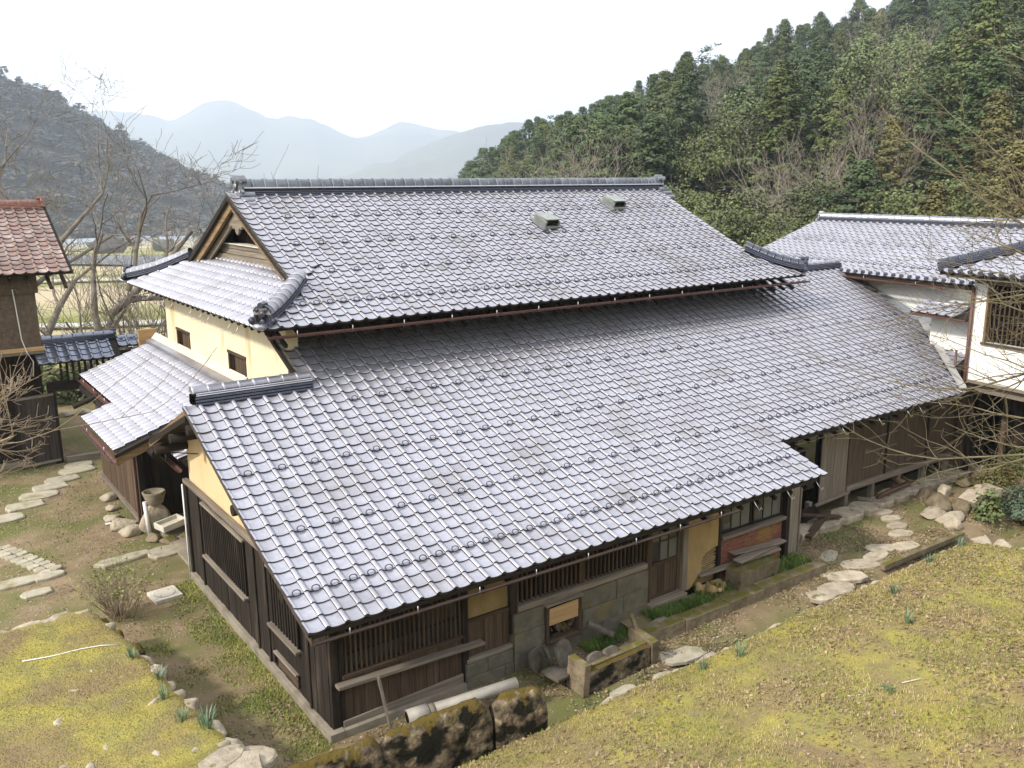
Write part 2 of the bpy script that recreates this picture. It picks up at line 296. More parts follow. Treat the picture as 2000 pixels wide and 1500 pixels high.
# ------------------------------------------------------------------ roof tiles
TW, TL = 0.265, 0.2313
def tile_arrays(kind):
    ts = [0, .04, .09, .15, .21, .26, .30, .40, .52, .65, .78, .90, 1.0]
    def pz(t): return 0.024*math.sin(math.pi*t/.30)**0.8 + 0.020*(1-t/.3) if t < .3 else -0.016*math.sin(math.pi*(t-.3)/.7)
    drop = 0.055 if kind.startswith('eave') else 0.026
    if 'vergeL' in kind: ts = [t for t in ts if t >= .15]; pz0 = pz; pz = lambda t: pz0(max(t, .3)) + (0.012 if t < .3 else 0)
    if 'vergeR' in kind: ts = [t for t in ts if t <= .26]
    yb = TL + 0.055; zf, zb = 0.035, 0.005
    V = []; F = []; sm = []; mi = []
    n = len(ts)
    def add(vs, fs, s, k=1):
        b = len(V); V.extend(vs)
        for f in fs: F.append(tuple(b+i for i in f)); sm.append(s); mi.append(k)
    top = [(t*TW, 0, pz(t)+zf) for t in ts] + [(t*TW, 0.012, pz(t)+zf+0.001) for t in ts] + [(t*TW, yb, pz(t)+zb) for t in ts]
    top = [(x, y + (0.003 if k < n else 0), z - (0.004 if k < n else 0)) for k, (x, y, z) in enumerate(top)]
    add(top, [(i+r*n, i+1+r*n, n+i+1+r*n, n+i+r*n) for r in (0, 1) for i in range(n-1)], True, 0)
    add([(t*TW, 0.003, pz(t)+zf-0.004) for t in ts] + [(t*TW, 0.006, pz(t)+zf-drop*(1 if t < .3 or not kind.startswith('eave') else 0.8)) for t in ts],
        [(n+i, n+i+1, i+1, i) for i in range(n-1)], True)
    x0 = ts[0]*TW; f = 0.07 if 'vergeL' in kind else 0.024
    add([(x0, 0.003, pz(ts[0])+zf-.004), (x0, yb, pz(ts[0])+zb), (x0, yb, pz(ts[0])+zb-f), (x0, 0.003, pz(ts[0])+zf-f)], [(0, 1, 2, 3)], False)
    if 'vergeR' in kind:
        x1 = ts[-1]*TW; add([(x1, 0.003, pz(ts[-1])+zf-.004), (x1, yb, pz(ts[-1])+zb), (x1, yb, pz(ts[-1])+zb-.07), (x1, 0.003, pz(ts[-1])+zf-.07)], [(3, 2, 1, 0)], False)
    return np.array(V), np.array(F), sm, mi
TILES = {k: tile_arrays(k) for k in ('std', 'eave', 'vergeL', 'vergeR', 'eavevergeL', 'eavevergeR')}
_tm = {}
def tile_mesh(kind, m):
    if (kind, m.name) not in _tm:
        me = mesh('roof_tile', TILES[kind][0], TILES[kind][1], m, TILES[kind][2]); me.materials.append(CLAY_SHADE); me.polygons.foreach_set('material_index', TILES[kind][3]); _tm[(kind, m.name)] = me
    return _tm[(kind, m.name)]
def plan_tiles(O, u, v, rows, x0, ncol, keep, verge=(True, True), c0=0):
    """rows: list of (distance, height) of each row's lower edge, one more than there are rows; returns (kind, Matrix, row, col)"""
    O, u, v = Vector(O), Vector(u), Vector(v); out = []
    for r in range(len(rows)-1):
        (h0, z0), (h1, z1) = rows[r], rows[r+1]
        d = (v*(h1-h0) + Vector((0, 0, z1-z0))).normalized(); n = u.cross(d)
        ks = [k for k in range(c0, ncol+c0+1) if keep(x0+(k+.5-.15)*TW, (h0+h1)/2, r)]
        for k in ks:
            kind = 'std'
            if verge[0] and (k-1) not in ks: kind = 'vergeL'
            elif verge[1] and (k+1) not in ks and k == ks[-1]: kind = 'vergeR'
            below = r > 0 and keep(x0+(k+.5-.15)*TW, (rows[r-1][0]+h0)/2, r-1)
            if not below: kind = 'eave' + ('' if kind == 'std' else kind)
            j = random.uniform(-.002, .002)
            p = O + u*(x0 + (k-.15)*TW) + v*h0 + Vector((0, 0, z0)) + n*j
            M = Matrix((u, d, n)).transposed().to_4x4(); M.translation = p
            out.append((kind, M @ Matrix.Rotation(random.gauss(0, .004), 4, 'Z') @ Matrix.Rotation(random.gauss(0, .006), 4, 'Y'), r, k))
    return out
def lay(tiles, parent, m, single=300, name='roof_tile', stuffname='roof_tiles_beyond'):
    tiles = sorted(tiles, key=lambda t: (t[1].translation-CAM).length)
    for kind, M, r, k in tiles[:single]: obj(name, tile_mesh(kind, m), parent, M)
    rest = tiles[single:]
    if rest:
        VV = []; FF = []; SM = []; MI = []; b = 0
        for kind, M, r, k in rest:
            V, F, sm, mi = TILES[kind]; MI += mi; A = np.array(M); VV.append(V @ A[:3, :3].T + A[:3, 3]); FF.append(F+b); SM += sm; b += len(V)
        o = obj(stuffname, mesh(stuffname, np.vstack(VV), np.vstack(FF), m, SM), parent); o['kind'] = 'stuff'; o.data.materials.append(CLAY_SHADE); o.data.polygons.foreach_set('material_index', MI)
def deck(name, m, O, u, v, rows, xl, xr, parent, th=0.09, off=-0.012):
    """boarding under the tiles: xl(h), xr(h) give the side edges"""
    O, u, v = Vector(O), Vector(u), Vector(v); V = []; F = []; Z = Vector((0, 0, 1))
    for h, z in rows:
        for x, dz in ((xl(h), off), (xr(h), off), (xl(h), off-th), (xr(h), off-th)): V.append(O + u*x + v*h + Z*(z+dz))
    n = len(rows)
    for i in range(n-1):
        a = 4*i; F += [(a, a+1, a+5, a+4), (a+2, a+6, a+7, a+3), (a, a+4, a+6, a+2), (a+1, a+3, a+7, a+5)]
    F += [(0, 2, 3, 1), (4*n-4, 4*n-3, 4*n-1, 4*n-2)]
    return obj(name, mesh(name, V, F, m), parent)
# ring on a tile that holds the snow
def ring_mesh(m):
    V = []; F = []; A, B = 14, 5
    for i in range(A):
        a = 2*math.pi*i/A
        for j in range(B):
            b = 2*math.pi*j/B; q = 1+0.18*math.cos(b)
            V.append((0.056*math.cos(a)*q, 0.040*math.sin(a)*q, 0.010*math.sin(b)))
    for i in range(A):
        for j in range(B): F.append((i*B+j, ((i+1) % A)*B+j, ((i+1) % A)*B+(j+1) % B, i*B+(j+1) % B))
    return mesh('snow_ring', V, F, m, True)
RING = ring_mesh(RIDGE_DARK)
RINGL = Matrix.Translation((0.17, 0.012, 0.047)) @ Matrix.Rotation(R(32), 4, 'X')
# half round ridge cap with a collar
def cap_mesh(m, r, L, ry=None):
    ry = ry or r; V = []; F = []; n = 9
    st = [(0, 1.06, 0), (0.03, 1.06, 0), (0.036, 1.0, 0), (L*0.99, 0.97, 0), (L*1.02, 0.90, 0)]
    for x, k, _ in st:
        for i in range(n):
            a = math.pi*i/(n-1); V.append((x, -r*k*math.cos(a), ry*k*math.sin(a)))
    for s in range(len(st)-1):
        for i in range(n-1): F.append((s*n+i, s*n+n+i, s*n+n+i+1, s*n+i+1))
    F.append(tuple(range(n)))
    return mesh('ridge_cap', V, F, m, [True]*((n-1)*4)+[False])
def place_caps(path, m, r, L, parent, ry=None, lift=0.0):
    me = cap_mesh(m, r, L, ry)
    P = [Vector(p) for p in path]; seg = [(P[i+1]-P[i]).length for i in range(len(P)-1)]; tot = sum(seg); n = int(round(tot/L)); k = tot/n
    def at(s):
        for i, q in enumerate(seg):
            if s <= q or i == len(seg)-1: return P[i] + (P[i+1]-P[i])*(s/q)
            s -= q
    for i in range(n):
        a, b = at(i*k), at((i+1)*k); t = (b-a).normalized(); y = Vector((0, 0, 1)).cross(t).normalized(); z = t.cross(y)
        M = Matrix((t, y, z)).transposed().to_4x4(); M.translation = a + z*(lift+random.uniform(-.004, .004))
        obj('ridge_cap', me, parent, M @ Matrix.Diagonal((k/L, 1, 1, 1)))
def courses(path, m, w, n, parent, h=0.034, gap=0.007, taper=0.02):
    for i in range(n):
        ww = w - i*taper; z0 = i*(h+gap)
        prof = [(-ww/2, z0), (ww/2, z0), (ww/2+.008, z0+h*.35), (ww/2, z0+h), (-ww/2, z0+h), (-ww/2-.008, z0+h*.35)]
        loft('ridge_course', m, prof, path, parent)
    loft('ridge_bed', BLACK, [(-w/2+.03, -.02), (w/2-.03, -.02), (w/2-.04, n*(h+gap)), (-w/2+.04, n*(h+gap))], path, parent)
    return n*(h+gap)
def onigawara(parent, M, m, k=1.0):
    """demon tile: a scalloped shield with a boss, side scrolls and round tile ends, facing -x of M"""
    out = [(-.17, 0), (-.25, .03), (-.28, .10), (-.23, .15), (-.17, .14), (-.155, .22), (-.17, .28), (-.12, .34), (-.05, .37), (.05, .37), (.12, .34), (.17, .28), (.155, .22), (.17, .14), (.23, .15), (.28, .10), (.25, .03), (.17, 0)]
    P = [M @ Vector((0, a*k, b*k)) for a, b in out]
    o = prism('shield', m, P, (M.to_3x3() @ Vector((0.055*k, 0, 0))), parent)
    me = rock_mesh(m, 1, 0.02, 1.0)
    for y, z, s in ((0, .20, .075), (-.21, .085, .05), (.21, .085, .05), (0, .07, .055), (-.085, .28, .04), (.085, .28, .04)):
        obj('boss', me, o, M @ Matrix.Translation((-.02*k, y*k, z*k)) @ Matrix.Diagonal((s*.6*k, s*k, s*k, 1)))
    for y, z in ((-.10, .31), (0, .36), (.10, .31)) if k > 1 else ((0, .37),):
        c = cap_mesh(m, .06*k, .2*k); 
        loft('round_end', m, circ(.055*k, 10), [M @ Vector((-.06*k, y*k, z*k)), M @ Vector((.16*k, y*k, z*k))], parent, smooth=False)
def gutter(parent, path, r=0.05, m=None, hooks=1.2):
    prof = [(r*math.cos(a), r*math.sin(a)) for a in np.linspace(math.pi, 2*math.pi, 8)] + [((r-.008)*math.cos(a), (r-.008)*math.sin(a)) for a in np.linspace(2*math.pi, math.pi, 8)]
    o = loft('gutter', m or COPPER, prof, path, parent, smooth=False)
    a, b = Vector(path[0]), Vector(path[-1]); n = max(1, int((b-a).length/hooks))
    for i in range(n):
        p = a + (b-a)*((i+.5)/n); t = (b-a).normalized()
        tube('gutter_bracket', WIRE, [p+Vector((0, 0, .07)), p+Vector((0, 0, -r-.012))], .007, o, 5)

# ------------------------------------------------------------------ the farmhouse
house = thing('farmhouse', (9, 6, 0), 'large old farmhouse with silver grey tiled roofs and a long lean-to wing', 'house')
cs, sn = math.cos(R(21.146)), math.sin(R(21.146))
def low_z(h):
    k = h/(TL*cs); return 2.12 + k*TL*sn - 0.055 + 0.00052*(k-8)**2
LOW = [(k*TL*cs, low_z(k*TL*cs)) for k in range(32)]
MS = 0.462; mc = 1/math.hypot(1, MS)
def main_z(h): return 5.07 + MS*h - 0.045*math.sin(math.pi*min(max(h/4.9, 0), 1))
MAIN = [(k*TL*mc, main_z(k*TL*mc)) for k in range(24)]
def fac_x(y): return 19.84 + 0.1405*(y-3.88)
def low_right(h): return 17.2 + (h-1.2) if h < 3.88 else fac_x(h) - 0.05
lroof = obj('lean_to_roof', mesh('lean_to_roof', [(0, 0, 0)], [], DARK_X), house)
# boarding of the wing (its mesh is the roof part itself)
def join_decks(o, specs, m):
    V = []; F = []
    for O, u, v, rows, xl, xr, th, off in specs:
        b = len(V); O, u, v = Vector(O), Vector(u), Vector(v); n = len(rows)
        k0 = .07/max(rows[1][0]-rows[0][0], .07); rows = [(rows[0][0]+(rows[1][0]-rows[0][0])*k0*.95, rows[0][1]+(rows[1][1]-rows[0][1])*k0*.95)] + list(rows[1:])
        for h, z in rows:
            for x, dz in ((xl(h), off), (xr(h), off), (xl(h), off-th), (xr(h), off-th)): V.append(O + u*x + v*h + Vector((0, 0, z+dz)))
        for i in range(n-1):
            a = b+4*i; F += [(a, a+1, a+5, a+4), (a+2, a+6, a+7, a+3), (a, a+4, a+6, a+2), (a+1, a+3, a+7, a+5)]
        F += [(b, b+2, b+3, b+1), (b+4*n-4, b+4*n-3, b+4*n-1, b+4*n-2)]
    o.data = mesh(o.name, V, F, m)
X, Y = (1, 0, 0), (0, 1, 0)
join_decks(lroof, [((0, 0, 0), X, Y, LOW[:6], lambda h: .03, lambda h: 10.05, .08, -.014),
                   ((0, 0, 0), X, Y, LOW[5:22], lambda h: .03, lambda h: low_right(h)-.05, .08, -.014),
                   ((0, 0, 0), X, Y, LOW[21:32], lambda h: 2.06, lambda h: low_right(h)-.05, .08, -.014),
                   ((0, 7.6, 0), X, (0, -1, 0), [(0, 2.86), (2.72, 3.9)], lambda h: .05, lambda h: 2.2, .10, -.05)], DARK_X)
def keep_low(x, h, r):
    if r < 5: return -0.15 < x < 10.2
    if x > low_right(h) - 0.02: return False
    if r < 22: return x > -0.15
    if r >= 29 and x < 16.0: return False
    return x > 2.02
tl = plan_tiles((0, 0, 0), X, Y, LOW, 0, 76, keep_low, verge=(True, False))
mroof = obj('main_roof', mesh('main_roof', [(0, 0, 0)], [], DARK_X), house)
GX0, GX1 = 2.7, 15.2                                   # gable verges
def ml(h): return 1.45 + h if h < 1.25 else GX0
def mr_(h): return 16.2 - h if h < 1.0 else GX1
HS = [(k*TL*mc, 5.07+MS*k*TL*mc) for k in range(10)]
join_decks(mroof, [((0, 5.01, 0), X, Y, MAIN, lambda h: ml(h)+.04, lambda h: mr_(h)-.04, .06, -.014),
                   ((0, 14.8, 0), X, (0, -1, 0), MAIN, lambda h: ml(h)+.04, lambda h: mr_(h)-.04, .06, -.014),
                   ((1.45, 14.8, 0), (0, -1, 0), X, HS, lambda h: h+.02, lambda h: 9.79-h-.02, .05, -.014),
                   ((16.2, 5.01, 0), (0, 1, 0), (-1, 0, 0), HS[:6], lambda h: h, lambda h: 9.79-h, .10, .03)], DARK_X)
tm = plan_tiles((0, 5.01, 0), X, Y, MAIN, 0.223, 62, lambda x, h, r: ml(h)-0.05 < x < mr_(h)-0.02, verge=(False, False))
tm = [(('vergeL' if (k_ == 'std' and r >= 6 and not (ml(MAIN[r][0]) < 0.223+(c-.65)*TW)) else k_), M, r, c) for k_, M, r, c in tm]
th = plan_tiles((1.45, 14.8, 0), (0, -1, 0), X, HS, 0.02, 38, lambda x, h, r: h+.02 < x < 9.79-h-.02, verge=(False, False))
alltiles = [(t, lroof) for t in tl] + [(t, mroof) for t in tm] + [(t, mroof) for t in th]
alltiles.sort(key=lambda t: (t[0][1].translation-CAM).length)
near, far = alltiles[:300], alltiles[300:]
for t, par in near: obj('roof_tile', tile_mesh(t[0], TILE), par, t[1])
for par in (lroof, mroof): lay([t for t, p in far if p is par], par, TILE, single=0)
for kind, M, r, c in tl:
    x = M.translation.x
    if (r == 3 and x < 10) or (r == 8 and x > 10.2 and x < 18.0) or (r in (8, 14, 20) and (c + (r == 14)) % 2 == 0 and c > 0 and x < low_right(LOW[r][0])-.6 and not (r == 8 and x > 10) and not (r == 20 and x < 2.4)):
        obj('snow_ring', RING, lroof, M @ RINGL)
for kind, M, r, c in tm:
    x = M.translation.x
    if (r == 3 and 2.3 < x < 15.4) or (r in (8, 13, 18) and (c + (r == 13)) % 2 == 0 and 2.9 < x < 14.8): obj('snow_ring', RING, mroof, M @ RINGL)

# small ridge on the wing, with its stepped foot
P = [(0.20, 4.90, low_z(4.78)-.01), (2.2, 4.90, low_z(4.78)-.01)]
h = courses(P, RIDGE_DARK, 0.40, 3, lroof, h=.042)
courses([(q[0]+.03*(i == 0), q[1], q[2]+h) for i, q in enumerate(P)], TILE, 0.30, 2, lroof, h=.022)
place_caps([(q[0]-.02*(i == 0), q[1], q[2]+h+.05) for i, q in enumerate(P)], TILE, 0.10, 0.265, lroof)
# top of the wing where it runs on to the white storehouse
P = [(15.9, 6.75, low_z(6.7)+.02), (19.9, 6.75, low_z(6.7)+.02)]; h = courses(P, RIDGE_DARK, .36, 3, lroof); place_caps([(a, b, c+h) for a, b, c in P], TILE, .09, .265, lroof)
# main ridge
RZ = main_z(4.83); P = [(2.95, 9.90, RZ-.06), (15.45, 9.90, RZ-.06)]
h = courses(P, RIDGE_DARK, 0.40, 4, mroof, h=.034, taper=.012)
loft('ridge_lip', TILE, [(-.22, 0), (.22, 0), (.23, .012), (.21, .03), (-.21, .03), (-.23, .012)], [(a, b, c+h) for a, b, c in P], mroof)
place_caps([(2.9, 9.9, RZ-.06+h+.03), (15.42, 9.9, RZ-.06+h+.03)], RIDGE_OLD, 0.165, 0.268, mroof, ry=0.175)
onigawara(mroof, Matrix.Translation((2.86, 9.9, RZ-.08)), RIDGE_OLD, 1.15)
onigawara(mroof, Matrix.Translation((15.50, 9.9, RZ-.08)) @ Matrix.Rotation(math.pi, 4, 'Z'), RIDGE_OLD, 1.15)
for sx, xx in ((-1, 2.96), (1, 15.40)):
    for j in range(3): loft('round_end', RIDGE_OLD, circ(.07, 10), [(xx-.14, 9.66-.13*j, RZ-.03-.11*j), (xx+.2, 9.66-.13*j, RZ-.03-.11*j)], mroof)
# hip ridges, curving up to the corners
def hip(x0, y0, x1, y1, z0, z1, m2, oni=True, tail=0.0):
    path = []
    for i in range(9):
        f = i/8; path.append((x0+(x1-x0)*f, y0+(y1-y0)*f, z0+(z1-z0)*f + 0.10*(1-f)**3 - 0.03*math.sin(math.pi*f)))
    h = courses(path, RIDGE_DARK, 0.30, 3, mroof, h=.036); place_caps([(a, b, c+h) for a, b, c in path], m2, 0.145, 0.20, mroof, ry=0.12)
    if oni:
        a = math.atan2(y1-y0, x1-x0); onigawara(mroof, Matrix.Translation((path[0][0], path[0][1], path[0][2]-.06)) @ Matrix.Rotation(a, 4, 'Z'), RIDGE_DARK, 0.95)
hip(1.52, 5.10, 2.72, 6.30, 5.10, 5.72, TILE)
hip(1.50, 14.75, 2.78, 13.45, 5.10, 5.74, TILE)
hip(16.15, 5.08, 15.15, 6.30, 5.10, 5.70, RIDGE_DARK)
for (x, y) in ((1.40, 4.94), (1.40, 14.88)):          # corner tiles that turn up
    loft('corner_tile', TILE, circ(.075, 9, .05), [(x+.3, y+(.3 if y < 9 else -.3), 5.15), (x+.05, y+(.05 if y < 9 else -.05), 5.12), (x-.07, y+(-.07 if y < 9 else .07), 5.17)], mroof, smooth=True)

# gable of the main roof: barge boards, ledge, lattice, pendant
gab = obj('gable', mesh('gable', [(3.3, 7.3, 5.85), (3.3, 12.5, 5.85), (3.3, 9.9, 7.12), (3.36, 7.3, 5.85), (3.36, 12.5, 5.85), (3.36, 9.9, 7.12)],
    [(0, 2, 1), (3, 4, 5), (0, 1, 4, 3), (1, 2, 5, 4), (2, 0, 3, 5)], BLACK), house)
def sloped(name, m, x, side, ytop, ybot, d0, d1, th, par):
    """board under the verge: from the ridge down one slope"""
    sg = -1 if side == 0 else 1
    f = lambda a: main_z(4.89-a)
    ys = [ytop+(ybot-ytop)*i/8 for i in range(9)]
    top = [(x, 9.9+sg*a, f(a)-d0) for a in ys]; bot = [(x, 9.9+sg*a, f(a)-d1) for a in reversed(ys)]
    return prism(name, m, top+bot, (th, 0, 0), par)
for side in (0, 1):
    sloped('barge_board', GOLD_Y, 2.70, side, 0.0, 3.70, .10, .36, .07, gab)
    sloped('barge_moulding', DARK_Y, 2.62, side, 0.0, 3.74, .06, .17, .075, gab)
    sloped('inner_barge_board', GREY_Y, 2.84, side, 0.0, 3.50, .30, .50, .06, gab)
    sloped('soffit_board', DARK_Y, 2.78, side, 0.0, 3.60, .095, .14, .56, gab)
for i, (a, b, x) in enumerate(((5.80, 5.93, 2.98), (5.94, 6.06, 3.02), (6.07, 6.16, 3.0))):
    piece('ledge_beam', GREY_Y, (x, 7.25+.25*i, a), (3.31, 12.55-.25*i, b), gab)
piece('ledge_top_sun_tone', CONC_W, (2.96, 7.9, 6.165), (3.31, 11.9, 6.19), gab)  # pale strip paints sunlight onto the upper face of the wooden ledge
for i in range(26):
    y = 8.3+i*.128; zt = main_z(4.89-abs(y-9.9))-.35
    if zt > 6.3: piece('lattice_bar', DARK_Z, (3.22, y-.02, 6.19), (3.27, y+.02, min(zt, 6.72)), gab)
pend = [(0, .0), (.12, -.04), (.20, -.14), (.34, -.22), (.46, -.22), (.52, -.34), (.44, -.40), (.34, -.36), (.26, -.44), (.16, -.40), (.10, -.50), (0, -.56)]
pts = [(2.80, 9.9+a, 6.98+b) for a, b in pend] + [(2.80, 9.9-a, 6.98+b) for a, b in reversed(pend[1:-1])]
prism('pendant', GREY_Y, pts, (.05, 0, 0), gab)

# main walls
mw = obj('main_wall', mesh('main_wall', *(lambda V, F: (V, F))([], []), CREAM), house)
def wallbox(V, F, lo, hi):
    b = len(V); V += [(lo[0] if i in (0, 3, 4, 7) else hi[0], lo[1] if i in (0, 1, 4, 5) else hi[1], lo[2] if i < 4 else hi[2]) for i in range(8)]
    F += [tuple(b+i for i in f) for f in CUBE[1]]
V = []; F = []
# cream west wall with two openings
for y0, y1, z0, z1 in ((5.85, 8.16, 0, 5.06), (9.22, 12.10, 0, 5.06), (13.16, 14.1, 0, 5.06), (8.16, 9.22, 0, 3.54), (8.16, 9.22, 4.04, 5.06), (12.10, 13.16, 0, 3.54), (12.10, 13.16, 4.04, 5.06)):
    wallbox(V, F, (2.2, y0, z0), (2.42, y1, z1))
mw.data = mesh('main_wall', V, F, CREAM)
piece('front_wall', DARK_Z, (2.43, 6.22, 3.6), (15.4, 6.4, 5.10), house); piece('east_wall', CREAM, (15.2, 6.41, 0), (15.4, 14.1, 5.05), house); piece('back_wall', CREAM, (2.43, 13.9, 0), (15.19, 14.08, 5.05), house)
for i in range(14): piece('wall_post', DARK_Z, (2.5+i*.98, 6.15, 3.7), (2.62+i*.98, 6.215, 5.08), house)
for k, (y0, y1) in enumerate(((8.16, 9.22), (12.10, 13.16))):
    wn = piece('shutter_window', BLACK, (2.36, y0+.002, 3.542), (2.41, y1-.002, 4.038), house)
    for i in range(9):
        a = y0+.05+i*(y1-y0-.10)/9; piece('shutter_board', BROWN_Z, (2.30, a+.004, 3.58), (2.33, a+(y1-y0-.10)/9-.004, 4.0), wn)
    piece('frame', BROWN_Y, (2.17, y0-.04, 4.0), (2.34, y1+.04, 4.06), wn); piece('frame', BROWN_Y, (2.17, y0-.03, 3.5), (2.34, y1+.03, 3.555), wn)
    piece('frame', BROWN_Z, (2.18, y0-.02, 3.556), (2.34, y0+.045, 3.999), wn); piece('frame', BROWN_Z, (2.18, y1-.045, 3.556), (2.34, y1+.02, 3.999), wn)
# rafters under the main eave and the hip
for i in range(38):
    x = 1.9+i*.375; piece('rafter', DARK_Y, (x, 5.12, 4.93), (x+.07, 6.3, 5.0), mroof, rot=(24, 0, 0))
for i in range(24):
    y = 5.6+i*.37; piece('rafter', DARK_X, (1.72, y, 4.98), (2.25, y+.06, 5.03), mroof, rot=(0, -24, 0))
gutter(mroof, [(1.55, 4.96, 4.955), (16.15, 4.96, 4.925)], .05, hooks=.98)
for y in (6.3, 6.75, 8.0, 8.5, 9.2, 10.6, 11.3, 12.6): tube('gutter_hook', WIRE, [(1.50, y, 5.02), (1.47, y, 4.93), (1.40, y+.02, 4.86), (1.36, y+.03, 4.90), (1.33, y+.02, 4.86)], .006, mroof, 5)
# vents standing on the main slope
for k, (x, hh) in enumerate(((9.85, 3.05), (12.75, 3.85))):
    z = main_z(hh)
    M = Matrix.Translation((x, 5.01+hh, z+.03)) @ Matrix.Rotation(math.atan(MS), 4, 'X')
    v = obj('roof_vent', cube_mesh(VENTM, (.52, .62, .06)), mroof, M @ Matrix.Translation((0, .05, .05)))
    for s in (-.2, .2): obj('side', cube_mesh(VENTM, (.04, .50, .14)), v, M @ Matrix.Translation((s, 0, .14)))
    obj('hood', cube_mesh(VENTM, (.44, .46, .025)), v, M @ Matrix.Translation((.02, .0, .225)) @ Matrix.Rotation(R(-7), 4, 'X'))
    obj('opening', cube_mesh(BLACK, (.35, .05, .10)), v, M @ Matrix.Translation((0, -.18, .14)))
    obj('apron', cube_mesh(RIDGE_OLD, (.10, .55, .05)), v, M @ Matrix.Translation((-.30, -.1, .06)))

# ------------------------------------------------------------------ wing: west gable wall
gw = obj('gable_plaster', mesh('gable_plaster', [(0, 0, 0)], [], CREAM2), house)
top = [(y, low_z(y)-.11) for y in (.86, 1.8, 2.8, 3.8, 4.75)] + [(6.0, 3.42), (7.2, 2.95)]
o1 = [(0.63, y, z) for y, z in top] + [(0.63, 7.2, .1), (.63, .86, .1)]
gw.data = prism('tmp', CREAM2, o1, (.12, 0, 0)).data; bpy.data.objects.remove(bpy.data.objects['tmp'])
def planks_y(x0, x1, y0, y1, z0, z1, w, m, par, holes=(), name='plank'):
    y = y0
    while y < y1-.02:
        ww = min(w*random.uniform(.85, 1.15), y1-y); a, b = y, y+ww; y += ww
        segs = [(z0, z1)]
        for hy0, hy1, hz0, hz1 in holes:
            if b > hy0+.01 and a < hy1-.01: segs = [(z0, hz0), (hz1, z1)]
        for s0, s1 in segs:
            if s1-s0 > .02:
                j = random.uniform(-.006, .006); piece(name, m, (x0+j, a+.003, s0+random.uniform(0, .008)), (x1+j, b-.003, s1), par, jit=.0015)
def planks_x(y0, y1, x0, x1, z0, z1, w, m, par, name='plank'):
    x = x0
    while x < x1-.02:
        ww = min(w*random.uniform(.85, 1.15), x1-x); j = random.uniform(-.006, .006)
        piece(name, m, (x+.003, y0+j, z0+random.uniform(0, .008)), (x+ww-.003, y1+j, z1), par, jit=.0015); x += ww
WA, WB = (4.05, 6.22, .85, 1.82), (1.85, 2.92, .88, 1.80)
gb = piece('boarding', BLACK, (.605, .86, .14), (.625, 7.22, 1.95), house)
planks_y(.575, .60, .86, 7.22, .14, 1.95, .21, DARK_Z, gb, holes=(WA, WB, (2.0, 2.78, .18, .42)))
for y in (1.45, 3.05, 3.55, 6.45): piece('batten', DARK_Z, (.545, y, .14), (.573, y+.06, 1.95), gb)
piece('corner_post', DARK_Z, (.53, 7.18, .1), (.60, 7.28, 2.0), gb)
piece('top_rail', GREY_Y, (.52, .9, 1.952), (.61, 7.3, 2.03), gb)
for (y0, y1, z0, z1), n in ((WA, 21), (WB, 10)):
    wnd = piece('lattice_window', BLACK, (.601, y0, z0), (.604, y1, z1), gb)
    for i in range(n):
        y = y0+.04+(y1-y0-.08)*i/(n-1); piece('lattice_bar', DARK_Z, (.555, y-.018, z0), (.59, y+.018, z1), wnd)
    piece('sill', GREY_Y, (.49, y0-.04, z0-.05), (.60, y1+.04, z0-.003), wnd); piece('head', GREY_Y, (.52, y0-.04, z1+.003), (.60, y1+.04, z1+.045), wnd)
piece('low_panel', BROWN_Y, (.57, 2.0, .18), (.60, 2.78, .40), gb); piece('low_sill', GREY_Y, (.52, 1.95, .405), (.60, 2.85, .44), gb)
piece('footing', CONC, (.50, .70, -.1), (.72, 7.3, .14), house); piece('footing', CONC, (.725, .72, -.1), (2.72, .92, .12), house)
tube('conduit', WPLAST, [(.50, 7.26, .0), (.50, 7.26, 1.93)], .018, house)
tube('service_wire', BLACK, [(.60, 6.35, 2.74), (.2, 7.6, 2.55)], .01, house, 5)
# verge board and beam ends at the west gable
V = [(0.06, y, low_z(y)-.09) for y in (0.05, 1, 2, 3, 4, 4.85)]
prism('verge_board', BROWN_Y, V + [(a, b, c-.12) for a, b, c in reversed(V)], (.03, 0, 0), lroof)
prism('verge_board', GOLD_Y, [(.06, 4.85, low_z(4.85)-.09), (.06, 7.6, 2.78), (.06, 7.6, 2.66), (.06, 4.85, low_z(4.85)-.21)], (.03, 0, 0), lroof)
for y, z in ((4.85, 3.60), (6.0, 3.20), (7.15, 2.72), (2.8, 2.85), (1.0, 2.2)):
    tube('purlin', DARK_X, [(.05, y, z), (.75, y, z)], .085, lroof, 10)
# ------------------------------------------------------------------ wing: long north wall
fw_ = obj('long_wall', mesh('long_wall', [(0, 0, 0)], [], BLACK), house)
V = []; F = []; wallbox(V, F, (.66, .93, .0), (10.2, 1.02, 2.15)); fw_.data = mesh('long_wall', V, F, BLACK)
def post(x0, x1, z0=.1, z1=2.2, m=None, y0=.78): return piece('post', m or DARK_Z, (x0, y0, z0), (x1, .925, z1), fw_)
post(.59, .71, .1, 2.15, DARK_Z, .80); planks_x(.815, .84, .72, .80, .12, 2.1, .09, DARK_Z, fw_)
def lattice(x0, x1, z0, z1, n, m, back, y=.82):
    wnd = piece('lattice_window', back, (x0, .90, z0), (x1, .925, z1), fw_)
    for i in range(n):
        x = x0+.02+(x1-x0-.04)*i/(n-1); piece('lattice_bar', m, (x-.015, y, z0), (x+.015, y+.035, z1), wnd)
    return wnd
l1 = lattice(.82, 2.70, .90, 2.12, 25, BROWN_Z, GLASS)
for z in (1.15, 1.5, 1.85): piece('cross_rail', DARK_X, (.82, .862, z), (2.70, .88, z+.03), l1)
piece('sill', BROWN_X, (.76, .78, .845), (2.74, .92, .895), l1)
piece('ledge', GREY_X, (.64, .66, .735), (3.02, .80, .785), fw_, rot=(0, 2.1, 0))
